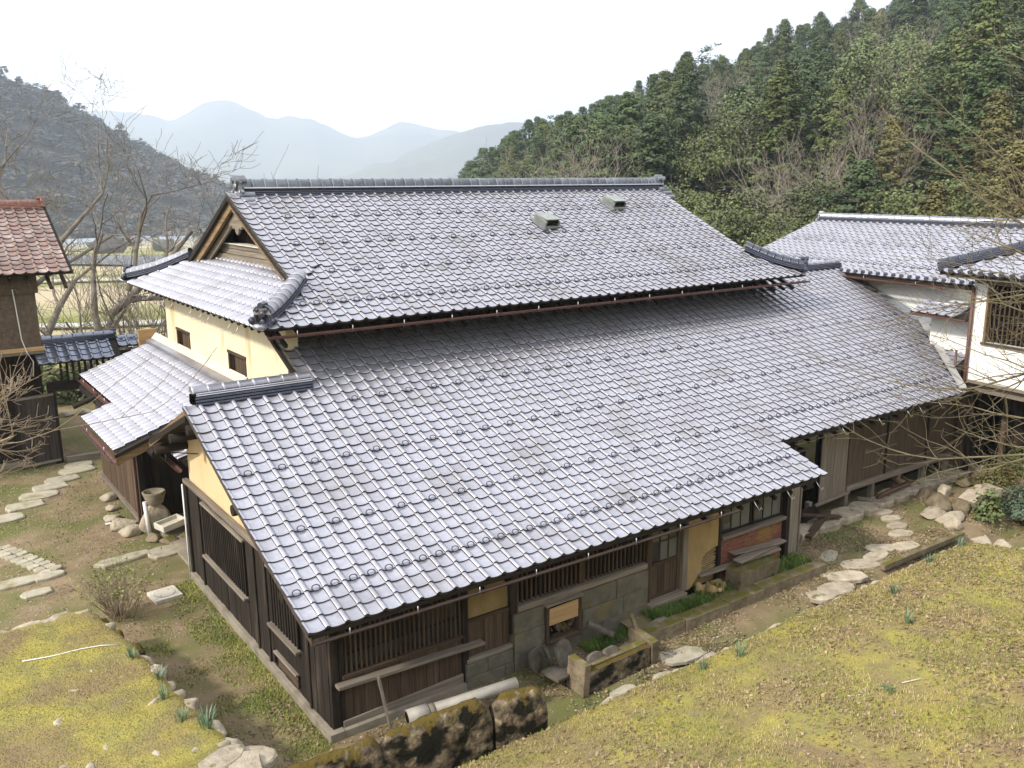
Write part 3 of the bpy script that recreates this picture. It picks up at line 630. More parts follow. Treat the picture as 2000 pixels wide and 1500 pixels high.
planks_x(.82, .845, .73, 2.70, .14, .84, .20, BROWN_Z, fw_)
piece('base_board', GREY_X, (.74, .785, .10), (2.70, .815, .24), fw_, rot=(0, -1.5, 0))
post(2.70, 2.80); post(3.57, 3.70, .62); post(4.98, 5.10, 1.05, 2.1, BROWN_Z, .83); post(6.46, 6.55, .25, 2.1, BROWN_Z); post(7.335, 7.47, .27, 2.1, GREY_Z); post(8.275, 8.345, .15, 2.1, DARK_Z); post(10.16, 10.27, .1, 2.1, DARK_Z, .74)
piece('mud_panel', MUDWALL, (2.803, .85, 1.09), (3.567, .92, 2.1), fw_); piece('rail', BROWN_X, (2.803, .81, 1.035), (3.567, .92, 1.085), fw_)
planks_x(.83, .85, 2.803, 3.567, .475, 1.03, .17, BROWN_Z, fw_); piece('rail', GREY_X, (2.76, .76, .41), (3.60, .92, .47), fw_)
l2 = lattice(3.72, 6.45, 1.07, 2.1, 31, BROWN_Z, BLACK); piece('sill', GREY_X, (3.71, .76, .965), (6.455, .92, 1.06), l2)
def blocks(x0, x1, z0, z1, rows, L, hole=None):
    hz = (z1-z0)/rows
    for r in range(rows):
        x = x0
        first = True
        while x < x1-.01:
            l = min(L*random.uniform(.75, 1.2)*(.55 if first and r % 2 else 1), x1-x); first = False
            if x1-(x+l) < .15: l = x1-x
            a, b = x, x+l; x += l
            segs = [(a, b)]
            if hole and z0+r*hz < hole[3]-.05 and z0+(r+1)*hz > hole[2]+.05:
                segs = [(a, min(b, hole[0])), (max(a, hole[1]), b)]
            for s, e in segs:
                if e-s > .06:
                    j = random.uniform(-.012, .012); piece('stone_block', TUFF, (s+.005, .73+j, z0+r*hz+.004), (e-.005, .925, z0+(r+1)*hz-.004), fw_, jit=.003)
HOLE = (4.20, 4.93, .27, .90)
blocks(3.60, 6.45, -.02, .96, 3, .95, HOLE); blocks(2.72, 3.59, -.02, .405, 2, .7)
bh = piece('boarded_hatch', BLACK, (4.205, .86, .275), (4.925, .90, .90), fw_)
for lo, hi in (((4.20, .68, .27), (4.255, .86, .93)), ((4.87, .68, .27), (4.925, .86, .93))): piece('frame', BROWN_Z, lo, hi, bh)
piece('frame', GREY_X, (4.18, .66, .935), (4.95, .86, .975), bh); piece('frame', BROWN_X, (4.258, .67, .272), (4.867, .86, .33), bh)
piece('board', PALE_X, (4.262, .70, .715), (4.864, .725, .88), bh, rot=(0, -1, 0)); piece('board', PALE_X, (4.262, .705, .585), (4.864, .73, .712), bh)
for i in range(4): rock('rubble', STONE_D, (4.36+.14*i, .80, .42+.05*(i % 2)), (.10, .06, .09), i+2, bh)
# door
dr = piece('door', BROWN_Z, (6.58, .875, .33), (7.32, .90, .95), fw_)
for i in range(4): piece('panel_board', BROWN_Z, (6.64+.155*i, .855, .36), (6.785+.155*i, .874, .90), dr)
for lo, hi in (((6.555, .84, .32), (6.635, .90, 2.08)), ((7.265, .84, .32), (7.332, .90, 2.08))): piece('stile', BROWN_Z, lo, hi, dr)
piece('rail', BROWN_X, (6.637, .842, .905), (7.263, .90, .965), dr); piece('rail', BROWN_X, (6.637, .842, .30), (7.263, .90, .357), dr)
for c in range(3):
    for r in range(3):
        piece('pane', FROST if (c + r) % 3 else GLASS, (6.64+.209*c, .872, .97+.36*r), (6.84+.209*c, .878, 1.315+.36*r), dr)
        if r: piece('glazing_bar', BROWN_X, (6.637+.209*c, .855, .955+.36*r), (6.845+.209*c, .885, .98+.36*r), dr)
    if c: piece('glazing_bar', BROWN_Z, (6.617+.209*c, .853, .967), (6.64+.209*c, .887, 2.05), dr)
piece('threshold', GREY_X, (6.45, .66, .20), (7.36, .92, .297), fw_)
# ochre mud plaster with the lath laid bare
om = obj('ochre_wall', mesh('t', [(0, 0, 0)], [], OCHRE), fw_)
hx = [(7.475, .25), (7.475, 2.1), (8.27, 2.1), (8.27, .92), (8.12, .90), (7.98, .86), (7.88, .80), (7.84, .72), (7.86, .60), (7.82, .50), (7.74, .42), (7.64, .34), (7.55, .25)]
om.data = prism('tmp', OCHRE, [(a, .80, b) for a, b in hx], (0, .115, 0)).data; bpy.data.objects.remove(bpy.data.objects['tmp']); om.name = 'ochre_wall'
piece('mud_core', MUDWALL, (7.5, .88, .22), (8.27, .92, .95), fw_)
for i in range(13):
    z = .36+i*.043; piece('lath', LATHM, (7.80+.02*(i % 3), .835, z), (8.26, .855, z+.02), om, rot=(0, random.uniform(-5, 1), 0))
for x in (7.93, 8.05, 8.18): piece('lath', LATHM, (x, .857, .32), (x+.02, .872, .90), om)
for i in range(16): rock('fallen_plaster', OCHRE, (random.uniform(7.7, 8.25), random.uniform(.45, .80), .18+random.uniform(-.03, .08)), tuple(random.uniform(.04, .11) for _ in range(3)), i % 4, fw_)
# brick wall and window over it
bw = piece('brick_wall', MORTAR, (8.35, .845, .12), (10.155, .92, 1.005), fw_)
bl, bhh = 0.222, 0.0655
for r in range(13):
    x = 8.352 - (bl/2 if r % 2 else 0); z = .135+r*(bhh+.0015)
    while x < 10.15:
        a, b = max(x, 8.352), min(x+bl, 10.153)
        if b-a > .03:
            j = random.uniform(-.003, .003); piece('brick', BRICK, (a+.005, .828+j, z+.005), (b-.005, .85, z+bhh-.005), bw)
        x += bl
piece('sill', GREY_X, (8.34, .74, 1.008), (10.16, .92, 1.075), fw_)
ww = piece('casement_window', BLACK, (8.36, .91, 1.08), (10.15, .925, 2.05), fw_)
for k, x0 in enumerate((8.37, 9.265)):
    x1 = x0+.875
    sash = piece('sash', DARK_X, (x0, .85-.012*k, 1.08), (x1, .885-.012*k, 1.125), ww)
    piece('stile', DARK_Z, (x0, .85-.012*k, 1.127), (x0+.045, .885-.012*k, 2.05), sash); piece('stile', DARK_Z, (x1-.045, .85-.012*k, 1.127), (x1, .885-.012*k, 2.05), sash)
    for c in range(3):
        for r in range(2):
            a = x0+.05+c*.262; piece('pane', GLASS if (c == 0 and r == 0) else FROST, (a, .866-.012*k, 1.13+.44*r), (a+.25, .870-.012*k, 1.555+.44*r), sash)
            if r == 0: piece('glazing_bar', DARK_X, (a-.003, .852-.012*k, 1.557), (a+.256, .883-.012*k, 1.575), sash)
        if c: piece('glazing_bar', DARK_Z, (x0+.041+c*.262-.006, .853-.012*k, 1.127), (x0+.041+c*.262+.010, .882-.012*k, 2.05), sash)
pn = piece('wing_board', GREY_Z, (10.44, .93, .12), (10.80, .955, 1.52), house); piece('wing_board_edge', GREY_Z, (10.41, .90, .12), (10.437, 1.20, 1.52), house); piece('wing_board_edge', GREY_Z, (10.803, .90, .12), (10.83, 1.1, 1.50), house)
# recessed east part of the wing
ew = obj('recessed_wall', mesh('recessed_wall', [(0, 0, 0)], [], BLACK), house)
V = []; F = []; wallbox(V, F, (10.3, 2.06, .42), (12.0, 2.12, 2.7)); wallbox(V, F, (12.0, 2.6, .42), (12.9, 2.7, 2.7)); wallbox(V, F, (12.9, 2.06, .42), (18.9, 2.12, 2.8)); ew.data = mesh('recessed_wall', V, F, BLACK)
planks_y(10.28, 10.30, 1.03, 2.02, .15, 2.5, .2, DARK_Z, ew); planks_x(2.02, 2.05, 10.32, 11.98, .35, 2.6, .22, BROWN_Z, ew)
piece('post', BROWN_Z, (11.96, 1.98, .3), (12.06, 2.1, 2.6), ew); planks_x(1.94, 1.97, 12.88, 13.88, .36, 2.62, .17, GREY_Z, ew)
piece('crate_box', DARK_X, (12.25, 2.3, .42), (12.8, 2.55, 1.6), ew)
for z in (1.0, 1.2, 1.4, 1.58): piece('shelf', GREY_X, (12.22, 2.22, z), (12.82, 2.30, z+.03), ew)
piece('plank_sill', GREY_X, (12.7, 1.86, .38), (13.95, 1.93, .44), ew, rot=(0, -3, 0))
x = 13.90
for wd in (.62, .9, .9, .9, .86, .72):
    pp = piece('wall_panel', PANEL_Z, (x+.004, 1.985, .57), (x+wd-.004, 2.005, 2.7), ew, jit=.002); x += wd
for x in (13.88, 15.44, 17.22, 18.74): piece('batten', DARK_Z, (x, 1.95, .55), (x+.05, 1.984, 2.7), ew)
for z, a, b in ((1.55, 14.5, 15.9), (1.22, 14.6, 15.9)): piece('nailed_strip', GREY_X, (a, 1.965, z), (b, 1.982, z+.03), ew)
piece('ground_beam', GREY_X, (13.88, 1.90, .44), (18.8, 2.04, .565), ew)
for x in (12.6, 13.95, 15.0, 16.1, 17.2, 18.3): piece('stub_post', GREY_Z, (x, 1.98, 0), (x+.12, 2.10, .44), ew)
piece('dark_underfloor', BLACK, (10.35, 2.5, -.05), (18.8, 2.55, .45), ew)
planks_x(1.90, 1.93, 11.3, 12.9, .05, .38, .3, DARK_Z, ew)
# gutter on the low eave, hooks beyond its end
gutter(lroof, [(.05, -.03, 1.985), (7.85, -.03, 1.97)], .034, m=GUT, hooks=.9)
for i in range(22): piece('rafter', DARK_Y, (.35+i*.45, .05, 2.02), (.41+i*.45, .95, 2.09), lroof, rot=(21, 0, 0))
for i in range(18): piece('rafter', DARK_Y, (10.4+i*.45, 1.12, 2.42), (10.46+i*.45, 2.1, 2.49), lroof, rot=(21, 0, 0))
piece('fascia', DARK_X, (.06, .02, 2.015), (10.04, .045, 2.075), lroof); piece('fascia', DARK_X, (10.1, 1.10, 2.40), (17.0, 1.125, 2.46), lroof)
def hook(x, y, z, par=lroof): tube('gutter_hook', WIRE, [(x, y+.05, z), (x, y, z-.06), (x+.03, y-.04, z-.13), (x+.07, y-.02, z-.17), (x+.11, y-.03, z-.12), (x+.13, y-.04, z-.16)], .006, par, 5)
for x in (8.25, 9.15, 10.0): hook(x, -.03, 2.02)
for x in (12.3, 13.6, 14.7, 15.2, 16.0): hook(x, 1.05, 2.44)
piece('ceiling_board', DARK_X, (.62, .95, 2.16), (10.2, 1.4, 2.18), lroof, rot=(0, 0, 0))
# valley on the east end, and the short return slope beyond it
prism('valley_flashing', FLASHW, [(17.02, 1.14, low_z(1.14)+.055), (17.30, 1.14, low_z(1.2)+.055), (20.0, 3.86, low_z(3.88)+.075), (19.76, 3.98, low_z(3.95)+.075)], (0, 0, .012), lroof)
rr = plan_tiles((17.2, 4.2, 0), (0, -1, 0), X, [(hh, z+low_z(1.2)-2.05) for hh, z in LOW[:13]], 0, 15, lambda x, h, r: (4.2-x) < 1.2+h-.05 and (4.2-x) > 1.75 and h < 2.6, verge=(False, False))
lay(rr, lroof, TILE, single=0, stuffname='return_roof_tiles')
deck('return_boarding', DARK_X, (17.2, 4.2, 0), (0, -1, 0), X, [(hh, z+low_z(1.2)-2.05) for hh, z in LOW[:13]], lambda h: 3.0-h+.1 if h < 2.6 else .5, lambda h: 2.5, lroof)

# ------------------------------------------------------------------ porch lean-to on the west side
proof = obj('porch_roof', mesh('porch_roof', [(0, 0, 0)], [], DARK_Y), house)
PS = .37; pc = 1/math.hypot(1, PS)
PR = [(k*TL*pc, 2.5+PS*k*TL*pc) for k in range(13)]
join_decks(proof, [((-.45, 15.2, 0), (0, -1, 0), X, PR[:4], lambda h: 3.82, lambda h: 7.07, .07, -.014), ((-.45, 15.2, 0), (0, -1, 0), X, PR[3:], lambda h: .05, lambda h: 7.07, .07, -.014)], DARK_Y)
tp = plan_tiles((-.45, 15.2, 0), (0, -1, 0), X, PR, .04, 26, lambda x, h, r: (x > 3.75 if r < 3 else x > -.1) and x < 7.12, verge=(True, True))
lay(tp, proof, TILE, single=0)
prism('verge_board', GOLD_X, [(-.45, 8.06, 2.43), (2.2, 8.06, 3.41), (2.2, 8.06, 3.24), (-.45, 8.06, 2.27)], (0, .05, 0), proof)
prism('verge_moulding', DARK_X, [(-.48, 8.02, 2.50), (2.2, 8.02, 3.48), (2.2, 8.02, 3.41), (-.48, 8.02, 2.43)], (0, .04, 0), proof)
prism('wall_flashing', CONC_W, [(2.02, 8.1, 3.43), (2.19, 8.1, 3.62), (2.19, 15.3, 3.62), (2.02, 15.3, 3.43)], (.0, 0, .03), proof)
loft('top_course', TILE, [(-.1, 0), (.1, 0), (.09, .05), (-.07, .08)], [(2.0, 8.1, 3.43), (2.0, 15.25, 3.43)], proof)
gutter(proof, [(-.52, 8.0, 2.40), (-.52, 11.35, 2.42)], .06); gutter(proof, [(.17, 11.5, 2.66), (.17, 15.2, 2.66)], .06)
tube('downpipe', COPPER, [(-.50, 8.35, 2.36), (-.45, 8.4, 2.28), (.30, 10.45, 2.16), (.34, 10.5, 2.05), (.34, 10.5, .12), (.30, 10.42, .05)], .035, proof)
for y in (8.3, 9.5, 11.0, 13.0): tube('purlin', DARK_X, [(-.35, y+.1, 2.40), (2.2, y+.1, 3.32)], .06, proof, 8)
for x, z in ((.2, 2.45), (1.1, 2.75)): tube('tie_beam', DARK_Y, [(x, 7.75, z), (x, 15.0, z)], .09, proof, 10)
pw = piece('porch_wall', BLACK, (.47, 10.6, .12), (.50, 14.9, 2.4), house)
planks_y(.43, .465, 10.62, 14.9, .12, 2.45, .16, BROWN_Z, pw); piece('corner_post', DARK_Z, (.41, 10.5, .08), (.53, 10.61, 2.55), pw); piece('foot_rail', GREY_Y, (.36, 10.5, .08), (.55, 14.9, .16), pw)
piece('back_partition', BLACK, (.55, 10.9, .0), (2.18, 10.95, 2.7), house); planks_x(10.86, 10.89, .56, 2.18, .1, 2.7, .2, DARK_Z, house, name='partition_board')
piece('recess_floor', CONC, (.62, 7.3, .0), (2.18, 10.85, .06), house)
piece('wing_end_wall', DARK_Z, (.75, 7.22, .1), (2.18, 7.30, 2.9), house)
# little canopy in the recess
cn = obj('entrance_canopy', mesh('entrance_canopy', [(0, 0, 0)], [], DARK_Y), house)
CR = [(k*.217, 2.27+.34*k*.217) for k in range(7)]
join_decks(cn, [((.58, 9.3, 0), (0, -1, 0), X, CR, lambda h: 0, lambda h: 1.95, .06, -.014)], DARK_Y)
lay(plan_tiles((.58, 9.3, 0), (0, -1, 0), X, CR, 0, 6, lambda x, h, r: x < 1.98), cn, TILE, single=0, stuffname='canopy_tiles')
gutter(cn, [(.50, 7.35, 2.18), (.50, 9.3, 2.19)], .055)

# ------------------------------------------------------------------ white storehouse to the east
ph = R(8); WT = Vector((math.sin(ph), math.cos(ph), 0)); WN = Vector((-math.cos(ph), math.sin(ph), 0)); WO = Vector((19.84, 3.88, 0))
def wl(s, d, z): return WO + WT*s + WN*d + Vector((0, 0, z))
WROT = Matrix((WT, -WN, Vector((0, 0, 1)))).transposed().to_4x4()      # local x along the wall, y inward
def wpiece(name, m, s0, s1, d0, d1, z0, z1, parent, rot=None):
    s = [abs(s1-s0), abs(d1-d0), abs(z1-z0)]; M = WROT.copy(); M.translation = wl((s0+s1)/2, (d0+d1)/2, (z0+z1)/2)
    if rot: M = M @ Matrix.Rotation(R(rot), 4, 'Y')
    return obj(name, cube_mesh(m, s), parent, M)
kura = thing('white_storehouse', tuple(wl(2, -3, 0)), 'white plastered storehouse with a long tiled roof behind the wing', 'house')
wpiece('wall', WHITEP, 6.4, -2.2, 0, -6, 2.35, 4.85, kura); wpiece('lower_wall', DARK_Z, 6.4, -2.2, -.03, -6, 0, 2.345, kura)
wpiece('wall_band', FLASH, 6.4, -.05, .02, .0, 3.2, 3.21, kura)
kr = obj('roof', mesh('roof', [(0, 0, 0)], [], DARK_X), kura)
KS = .35; kc = 1/math.hypot(1, KS); KR = [(k*TL*kc, 4.83+KS*k*TL*kc) for k in range(18)]
join_decks(kr, [(wl(7, .6, 0), -WT, -WN, KR, lambda h: .05, lambda h: 12.0, .08, -.014), (wl(7, -6.9, 0), -WT, WN, KR, lambda h: .05, lambda h: 12.0, .08, -.014)], DARK_X)
tk = plan_tiles(wl(7, .6, 0), -WT, -WN, KR, .04, 45, lambda x, h, r: x < 11.5 and not (x > 8.8+.5*(3-h) and h < 3), verge=(True, False))
lay(tk, kr, TILE, single=300)
for kind, M, r, c in tk:
    if r == 3 or (r == 9 and c % 2 == 0): obj('snow_ring', RING, kr, M @ RINGL)
for i in range(34): loft('eave_roundel', RIDGE_DARK, circ(.05, 9), [wl(6.95-.265*i, .62, 4.885), wl(6.95-.265*i, .55, 4.905)], kr)
zr = 4.83+KS*3.62
P = [tuple(wl(6.9, -3.15, zr)), tuple(wl(-5, -3.15, zr))]; h = courses(P, RIDGE_DARK, .34, 3, kr); h2 = courses([(a, b, c+h) for a, b, c in P], TILE2, .28, 1, kr)
place_caps([(a, b, c+h+h2) for a, b, c in P], TILE2, .12, .265, kr); onigawara(kr, Matrix.Translation(wl(6.95, -3.15, zr-.05)) @ Matrix.Rotation(R(-98), 4, 'Z'), TILE, .9)
gutter(kr, [tuple(wl(2.4, .68, 4.74)), tuple(wl(-1.1, .68, 4.72))], .055)
wpiece('fascia', DARK_Y, 6.8, -2.0, .55, .52, 4.70, 4.80, kr)
prism('roof_flashing', FLASH, [wl(2.75, .03, 4.62), wl(2.75, .03, 4.82), wl(.02, .03, 3.84), wl(-.98, .03, 3.74), wl(-.98, .03, 3.56), wl(.02, .03, 3.62)], WN*.03, kura)
# projecting bay with a little canopy
bay = wpiece('bay', WHITEP, -.98, -2.35, .9, .003, 2.62, 4.34, kura)
wpiece('bay_skirt', FLASH, -.95, -2.35, .93, .905, 2.86, 2.95, bay)
CBR = [(k*.217, 4.10+.40*k*.217) for k in range(4)]
cb = deck('canopy', DARK_X, wl(-.72, 1.42, 0), -WT, -WN, CBR, lambda h: 0, lambda h: 1.66, bay, .05)
lay(plan_tiles(wl(-.72, 1.42, 0), -WT, -WN, CBR, .02, 5, lambda x, h, r: x < 1.7), bay, TILE, single=100)
wpiece('canopy_edge', COPPER, -.70, -2.36, 1.46, 1.41, 4.02, 4.07, bay)
# upper room on posts with a latticed window
up_ = thing('gallery_room', tuple(wl(-5, -.5, 0)), 'white plastered upper room on posts with a big latticed window', 'house')
wpiece('wall', WHITEP, -2.4, -8.5, 1.3, -3, 2.56, 3.58, up_)
wpiece('wall', WHITEP, -2.4, -2.80, 1.3, -3, 3.583, 5.05, up_); wpiece('wall', WHITEP, -2.803, -8.5, 1.3, -3, 4.99, 5.3, up_)
gwn = wpiece('window', BLACK, -2.81, -8.4, 1.16, 1.12, 3.59, 4.98, up_)
for i in range(44): wpiece('lattice_bar', BROWN_Z, -2.86-.12*i, -2.89-.12*i, 1.28, 1.24, 3.62, 4.96, gwn)
for z in (3.9, 4.25, 4.6): wpiece('cross_bar', BROWN_X, -2.82, -8.3, 1.235, 1.21, z, z+.03, gwn)
wpiece('frame', GOLD_X, -2.78, -2.83, 1.34, 1.2, 3.56, 5.02, gwn); wpiece('frame', BROWN_X, -2.74, -8.4, 1.36, 1.2, 3.53, 3.58, gwn); wpiece('frame', GREY_X, -2.5, -8.4, 1.36, 1.2, 5.0, 5.10, gwn)
wpiece('beam', GREY_X, -2.35, -8.5, 1.22, 1.02, 2.30, 2.53, up_); wpiece('wall_ledge', GREY_X, -2.35, -8.5, 1.36, 1.302, 2.52, 2.60, up_)
cr_ = obj('roof', mesh('roof', [(0, 0, 0)], [], DARK_X), up_)
CS = .4; cc = 1/math.hypot(1, CS); CRW = [(k*TL*cc, 5.25+CS*k*TL*cc) for k in range(13)]
join_decks(cr_, [(wl(-1.75, 1.95, 0), -WT, -WN, CRW, lambda h: h+.03, lambda h: 8, .07, -.014), (wl(-1.75, 1.95, 0), -WN, -WT, CRW, lambda h: h+.03, lambda h: 5, .07, .02)], DARK_X)
tc = plan_tiles(wl(-1.75, 1.95, 0), -WT, -WN, CRW, .0, 30, lambda x, h, r: h+.05 < x < 7.5, verge=(False, False)); lay(tc, cr_, TILE, single=250)
for i in range(26): loft('eave_roundel', RIDGE_DARK, circ(.05, 9), [wl(-1.9-.265*i, 1.97, 5.305), wl(-1.9-.265*i, 1.90, 5.325)], cr_)
P = [tuple(wl(-1.80-f, 1.90-f, 5.29+CS*f+.05*(1-f/2.6)**3)) for f in np.linspace(0, 2.6, 7)]; h = courses(P, RIDGE_DARK, .26, 3, cr_); place_caps([(a, b, c+h) for a, b, c in P], RIDGE_DARK, .10, .22, cr_)
wpiece('fascia', GREY_X, -2.0, -8.6, 1.85, 1.82, 5.14, 5.22, cr_)
tube('downpipe', COPPER, [tuple(wl(-2.45, 1.38, 4.9)), tuple(wl(-2.45, 1.38, 2.45)), tuple(wl(-2.28, 1.30, 2.2))], .045, up_); tube('downpipe', COPPER, [tuple(wl(-2.2, 1.45, 3.3)), tuple(wl(-2.2, 1.45, 2.2))], .03, up_)
wpiece('post', BROWN_Z, -2.22, -2.37, 1.15, 1.0, .12, 2.3, up_); wpiece('post', DARK_Z, -2.40, -2.50, 1.05, .93, .1, 2.3, up_); wpiece('post', BROWN_Z, -2.8, -2.92, .25, .13, .0, 2.3, up_)
lower = wpiece('store_wall', BLACK, -1.9, -8.5, -.2, -.3, .35, 2.3, up_)
for i in range(24): wpiece('plank', BROWN_Z, -3.3-.2*i, -3.494-.2*i, .0, -.03, .42, 2.2, lower)
wpiece('sill', GREY_X, -3.2, -8.4, .06, -.1, .32, .41, lower)
wpiece('dark_panel', DARK_Z, -2.5, -3.2, -.1, -.14, .3, 2.3, lower)
rock('post_base_stone', STONE_M, wl(-2.3, 1.05, .06), (.26, .22, .12), 3, up_)

# ------------------------------------------------------------------ barn with the red roof, and the gate beside it
barn = thing('gate_barn', (-3, 19, 0), 'barn with a red tiled roof and brown stucco walls beside the gate', 'barn')
V = []; F = []; wallbox(V, F, (-8, 16.7, 3.27), (-.4, 22, 5.4)); obj('stucco_wall', mesh('stucco_wall', V, F, BARNW), barn)
piece('cornice', BARNW, (-8, 16.62, 4.78), (-.33, 16.699, 5.3), barn); piece('wall_band', GREY_X, (-8, 16.60, 3.18), (-.36, 16.72, 3.265), barn); piece('wall_band', PALE_X, (-8, 16.57, 3.267), (-.34, 16.695, 3.36), barn)
lw = piece('lower_wall', BLACK, (-8, 17.45, 0), (-.4, 22, 3.175), barn); planks_x(17.4, 17.445, -6, -.4, .15, 3.17, .25, DARK_Z, lw)
piece('footing', CONC, (-8, 17.3, 0), (-.4, 17.44, .14), barn)
br = obj('red_roof', mesh('red_roof', [(0, 0, 0)], [], DARK_X), barn)
BS = .49; bc = 1/math.hypot(1, BS); BR = [(k*TL*bc, 5.33+BS*k*TL*bc) for k in range(17)]
join_decks(br, [((-8, 16.08, 0), X, Y, BR, lambda h: 0, lambda h: 8.48, .08, -.014), ((-8, 22.7, 0), X, (0, -1, 0), BR, lambda h: 0, lambda h: 8.48, .08, -.014)], DARK_X)
tb = plan_tiles((.5, 16.08, 0), X, Y, BR, -5.1, 19, lambda x, h, r: x < .02, verge=(False, False)); lay(tb, br, TILE_RED, single=300)
zr = BR[-1][1]; P = [(-8, 19.4, zr-.05), (.35, 19.4, zr-.05)]; h = courses(P, RED_DARK, .36, 3, br); place_caps([(b[0], b[1], b[2]+h) for b in reversed(P)][::-1], RED_DARK, .11, .28, br)
onigawara(br, Matrix.Translation((.40, 19.4, zr-.06)) @ Matrix.Rotation(math.pi, 4, 'Z'), RED_DARK, .75)
for x in (-.1, .25): piece('rafter', BROWN_Y, (x, 16.2, 5.05), (x+.08, 17.0, 5.14), br, rot=(26, 0, 0))
for i in range(8): piece('rafter', BROWN_Y, (-.6-.4*i, 16.15, 5.08), (-.53-.4*i, 16.75, 5.15), br, rot=(26, 0, 0))
tube('wall_cable', WPLAST, [(-.95, 16.55, 5.25), (-.90, 16.58, 4.5), (-.86, 16.58, 3.6), (-.78, 16.50, 3.25), (-.66, 16.52, 3.0), (-.70, 16.55, 2.6)], .014, barn, 6)
gate = thing('tiled_gate', (.6, 17, 0), 'small wooden gate under a dark tiled roof between barn and farmhouse', 'gate')
gr = obj('roof', mesh('roof', [(0, 0, 0)], [], DARK_X), gate)
GS = .55; gc = 1/math.hypot(1, GS); GR = [(k*TL*gc, 2.93+GS*k*TL*gc) for k in range(5)]
join_decks(gr, [((-.62, 16.3, 0), X, Y, GR, lambda h: 0.03, lambda h: 2.1, .06, -.014), ((-.62, 17.95, 0), X, (0, -1, 0), GR, lambda h: .03, lambda h: 2.1, .06, -.014),
                ((1.5, 16.75, 0), X, Y, [(a, b+.20) for a, b in GR[:3]], lambda h: 0, lambda h: .8, .06, -.014)], DARK_X)
GT = mat('gate_tile', [(0.15, 0.165, 0.215), (0.24, 0.255, 0.31)], (9, 9, 9), 0.24, 0.05, metallic=0.6, vary=0.12)
lay(plan_tiles((-.62, 16.3, 0), X, Y, GR, .04, 7, lambda x, h, r: x < 2.1), gr, GT, single=100)
lay(plan_tiles((1.5, 16.75, 0), X, Y, [(a, b+.20) for a, b in GR[:3]], .02, 3, lambda x, h, r: x < .85), gr, GT, single=100)
zr = GR[-1][1]; P = [(-.62, 17.12, zr-.04), (1.48, 17.12, zr-.04)]; h = courses(P, RIDGE_DARK, .32, 3, gr); place_caps([(a, b, c+h) for a, b, c in P], GT, .10, .25, gr)
onigawara(gr, Matrix.Translation((1.52, 17.12, zr-.04)) @ Matrix.Rotation(math.pi, 4, 'Z'), RIDGE_DARK, .6)
P = [(1.55, 17.12, zr-.16), (2.35, 17.12, zr-.16)]; courses(P, RIDGE_DARK, .3, 2, gr); place_caps([(a, b, c+.08) for a, b, c in P], GT, .09, .25, gr)
piece('lintel', DARK_X, (-.35, 17.02, 2.02), (1.75, 17.2, 2.28), gate); piece('upper_beam', DARK_X, (-.35, 17.02, 2.80), (2.3, 17.2, 2.96), gate)
for i in range(9): piece('slat', DARK_Z, (.02+.155*i, 17.06, 2.282), (.075+.155*i, 17.14, 2.798), gate)
piece('post', DARK_Z, (-.34, 17.0, 0), (-.16, 17.2, 2.02), gate); piece('post', DARK_Z, (1.62, 17.0, 0), (1.80, 17.2, 2.02), gate); piece('side_wall', DARK_Z, (1.42, 17.05, 2.29), (2.3, 17.15, 2.79), gate)
DOORW = wood('door_wood', [(0.022, 0.017, 0.014), (0.075, 0.060, 0.050), (0.15, 0.13, 0.115)], 'z', vary=.35)
leaf = thing('gate_door', (-.7, 16.9, 0), 'weathered dark wooden gate door swung open against the barn', 'door')
MD = Matrix.Translation((-.24, 16.98, 0)) @ Matrix.Rotation(R(190), 4, 'Z')
for i in range(4): obj('board', cube_mesh(DOORW, (.235, .04, 1.95)), leaf, MD @ Matrix.Translation((.12+.24*i, random.uniform(-.004, .004), 1.04)))
for z in (.12, 1.97): obj('rail', cube_mesh(GREY_X, (.98, .05, .07)), leaf, MD @ Matrix.Translation((.48, 0, z)))
obj('stile', cube_mesh(DARK_Z, (.06, .055, 1.78)), leaf, MD @ Matrix.Translation((.95, .0, 1.045)))
tag(piece('fence_board', PALE_X, (1.75, 15.35, 2.95), (2.2, 15.40, 3.75)), 'pale wooden board fence by the corner of the cream wall', 'fence')

ORD = ['first', 'second', 'third', 'fourth', 'fifth', 'sixth', 'seventh', 'eighth', 'ninth', 'tenth', 'eleventh', 'twelfth', 'thirteenth']
def flag(loc, a, b, rz, seed, m=SLAB, h=.09, name='stepping_stone', sq=.25):
    rnd = random.Random(seed); n = 11; P = []
    for i in range(n):
        t = 2*math.pi*i/n; c, s = math.cos(t), math.sin(t); k = (1-sq) + sq/max(abs(c), abs(s)) + rnd.uniform(-.09, .09)
        P.append((a*c*k, b*s*k))
    V = [(x, y, 0) for x, y in P] + [(x, y, h*.8) for x, y in P] + [(x*.93, y*.93, h+rnd.uniform(-.006, .006)) for x, y in P]
    F = [(i, (i+1) % n, n+(i+1) % n, n+i) for i in range(n)] + [(n+i, n+(i+1) % n, 2*n+(i+1) % n, 2*n+i) for i in range(n)] + [tuple(range(2*n, 3*n))]
    return obj(name, mesh(name, V, F, m), None, Matrix.Translation(loc) @ Matrix.Rotation(rz, 4, 'Z'))

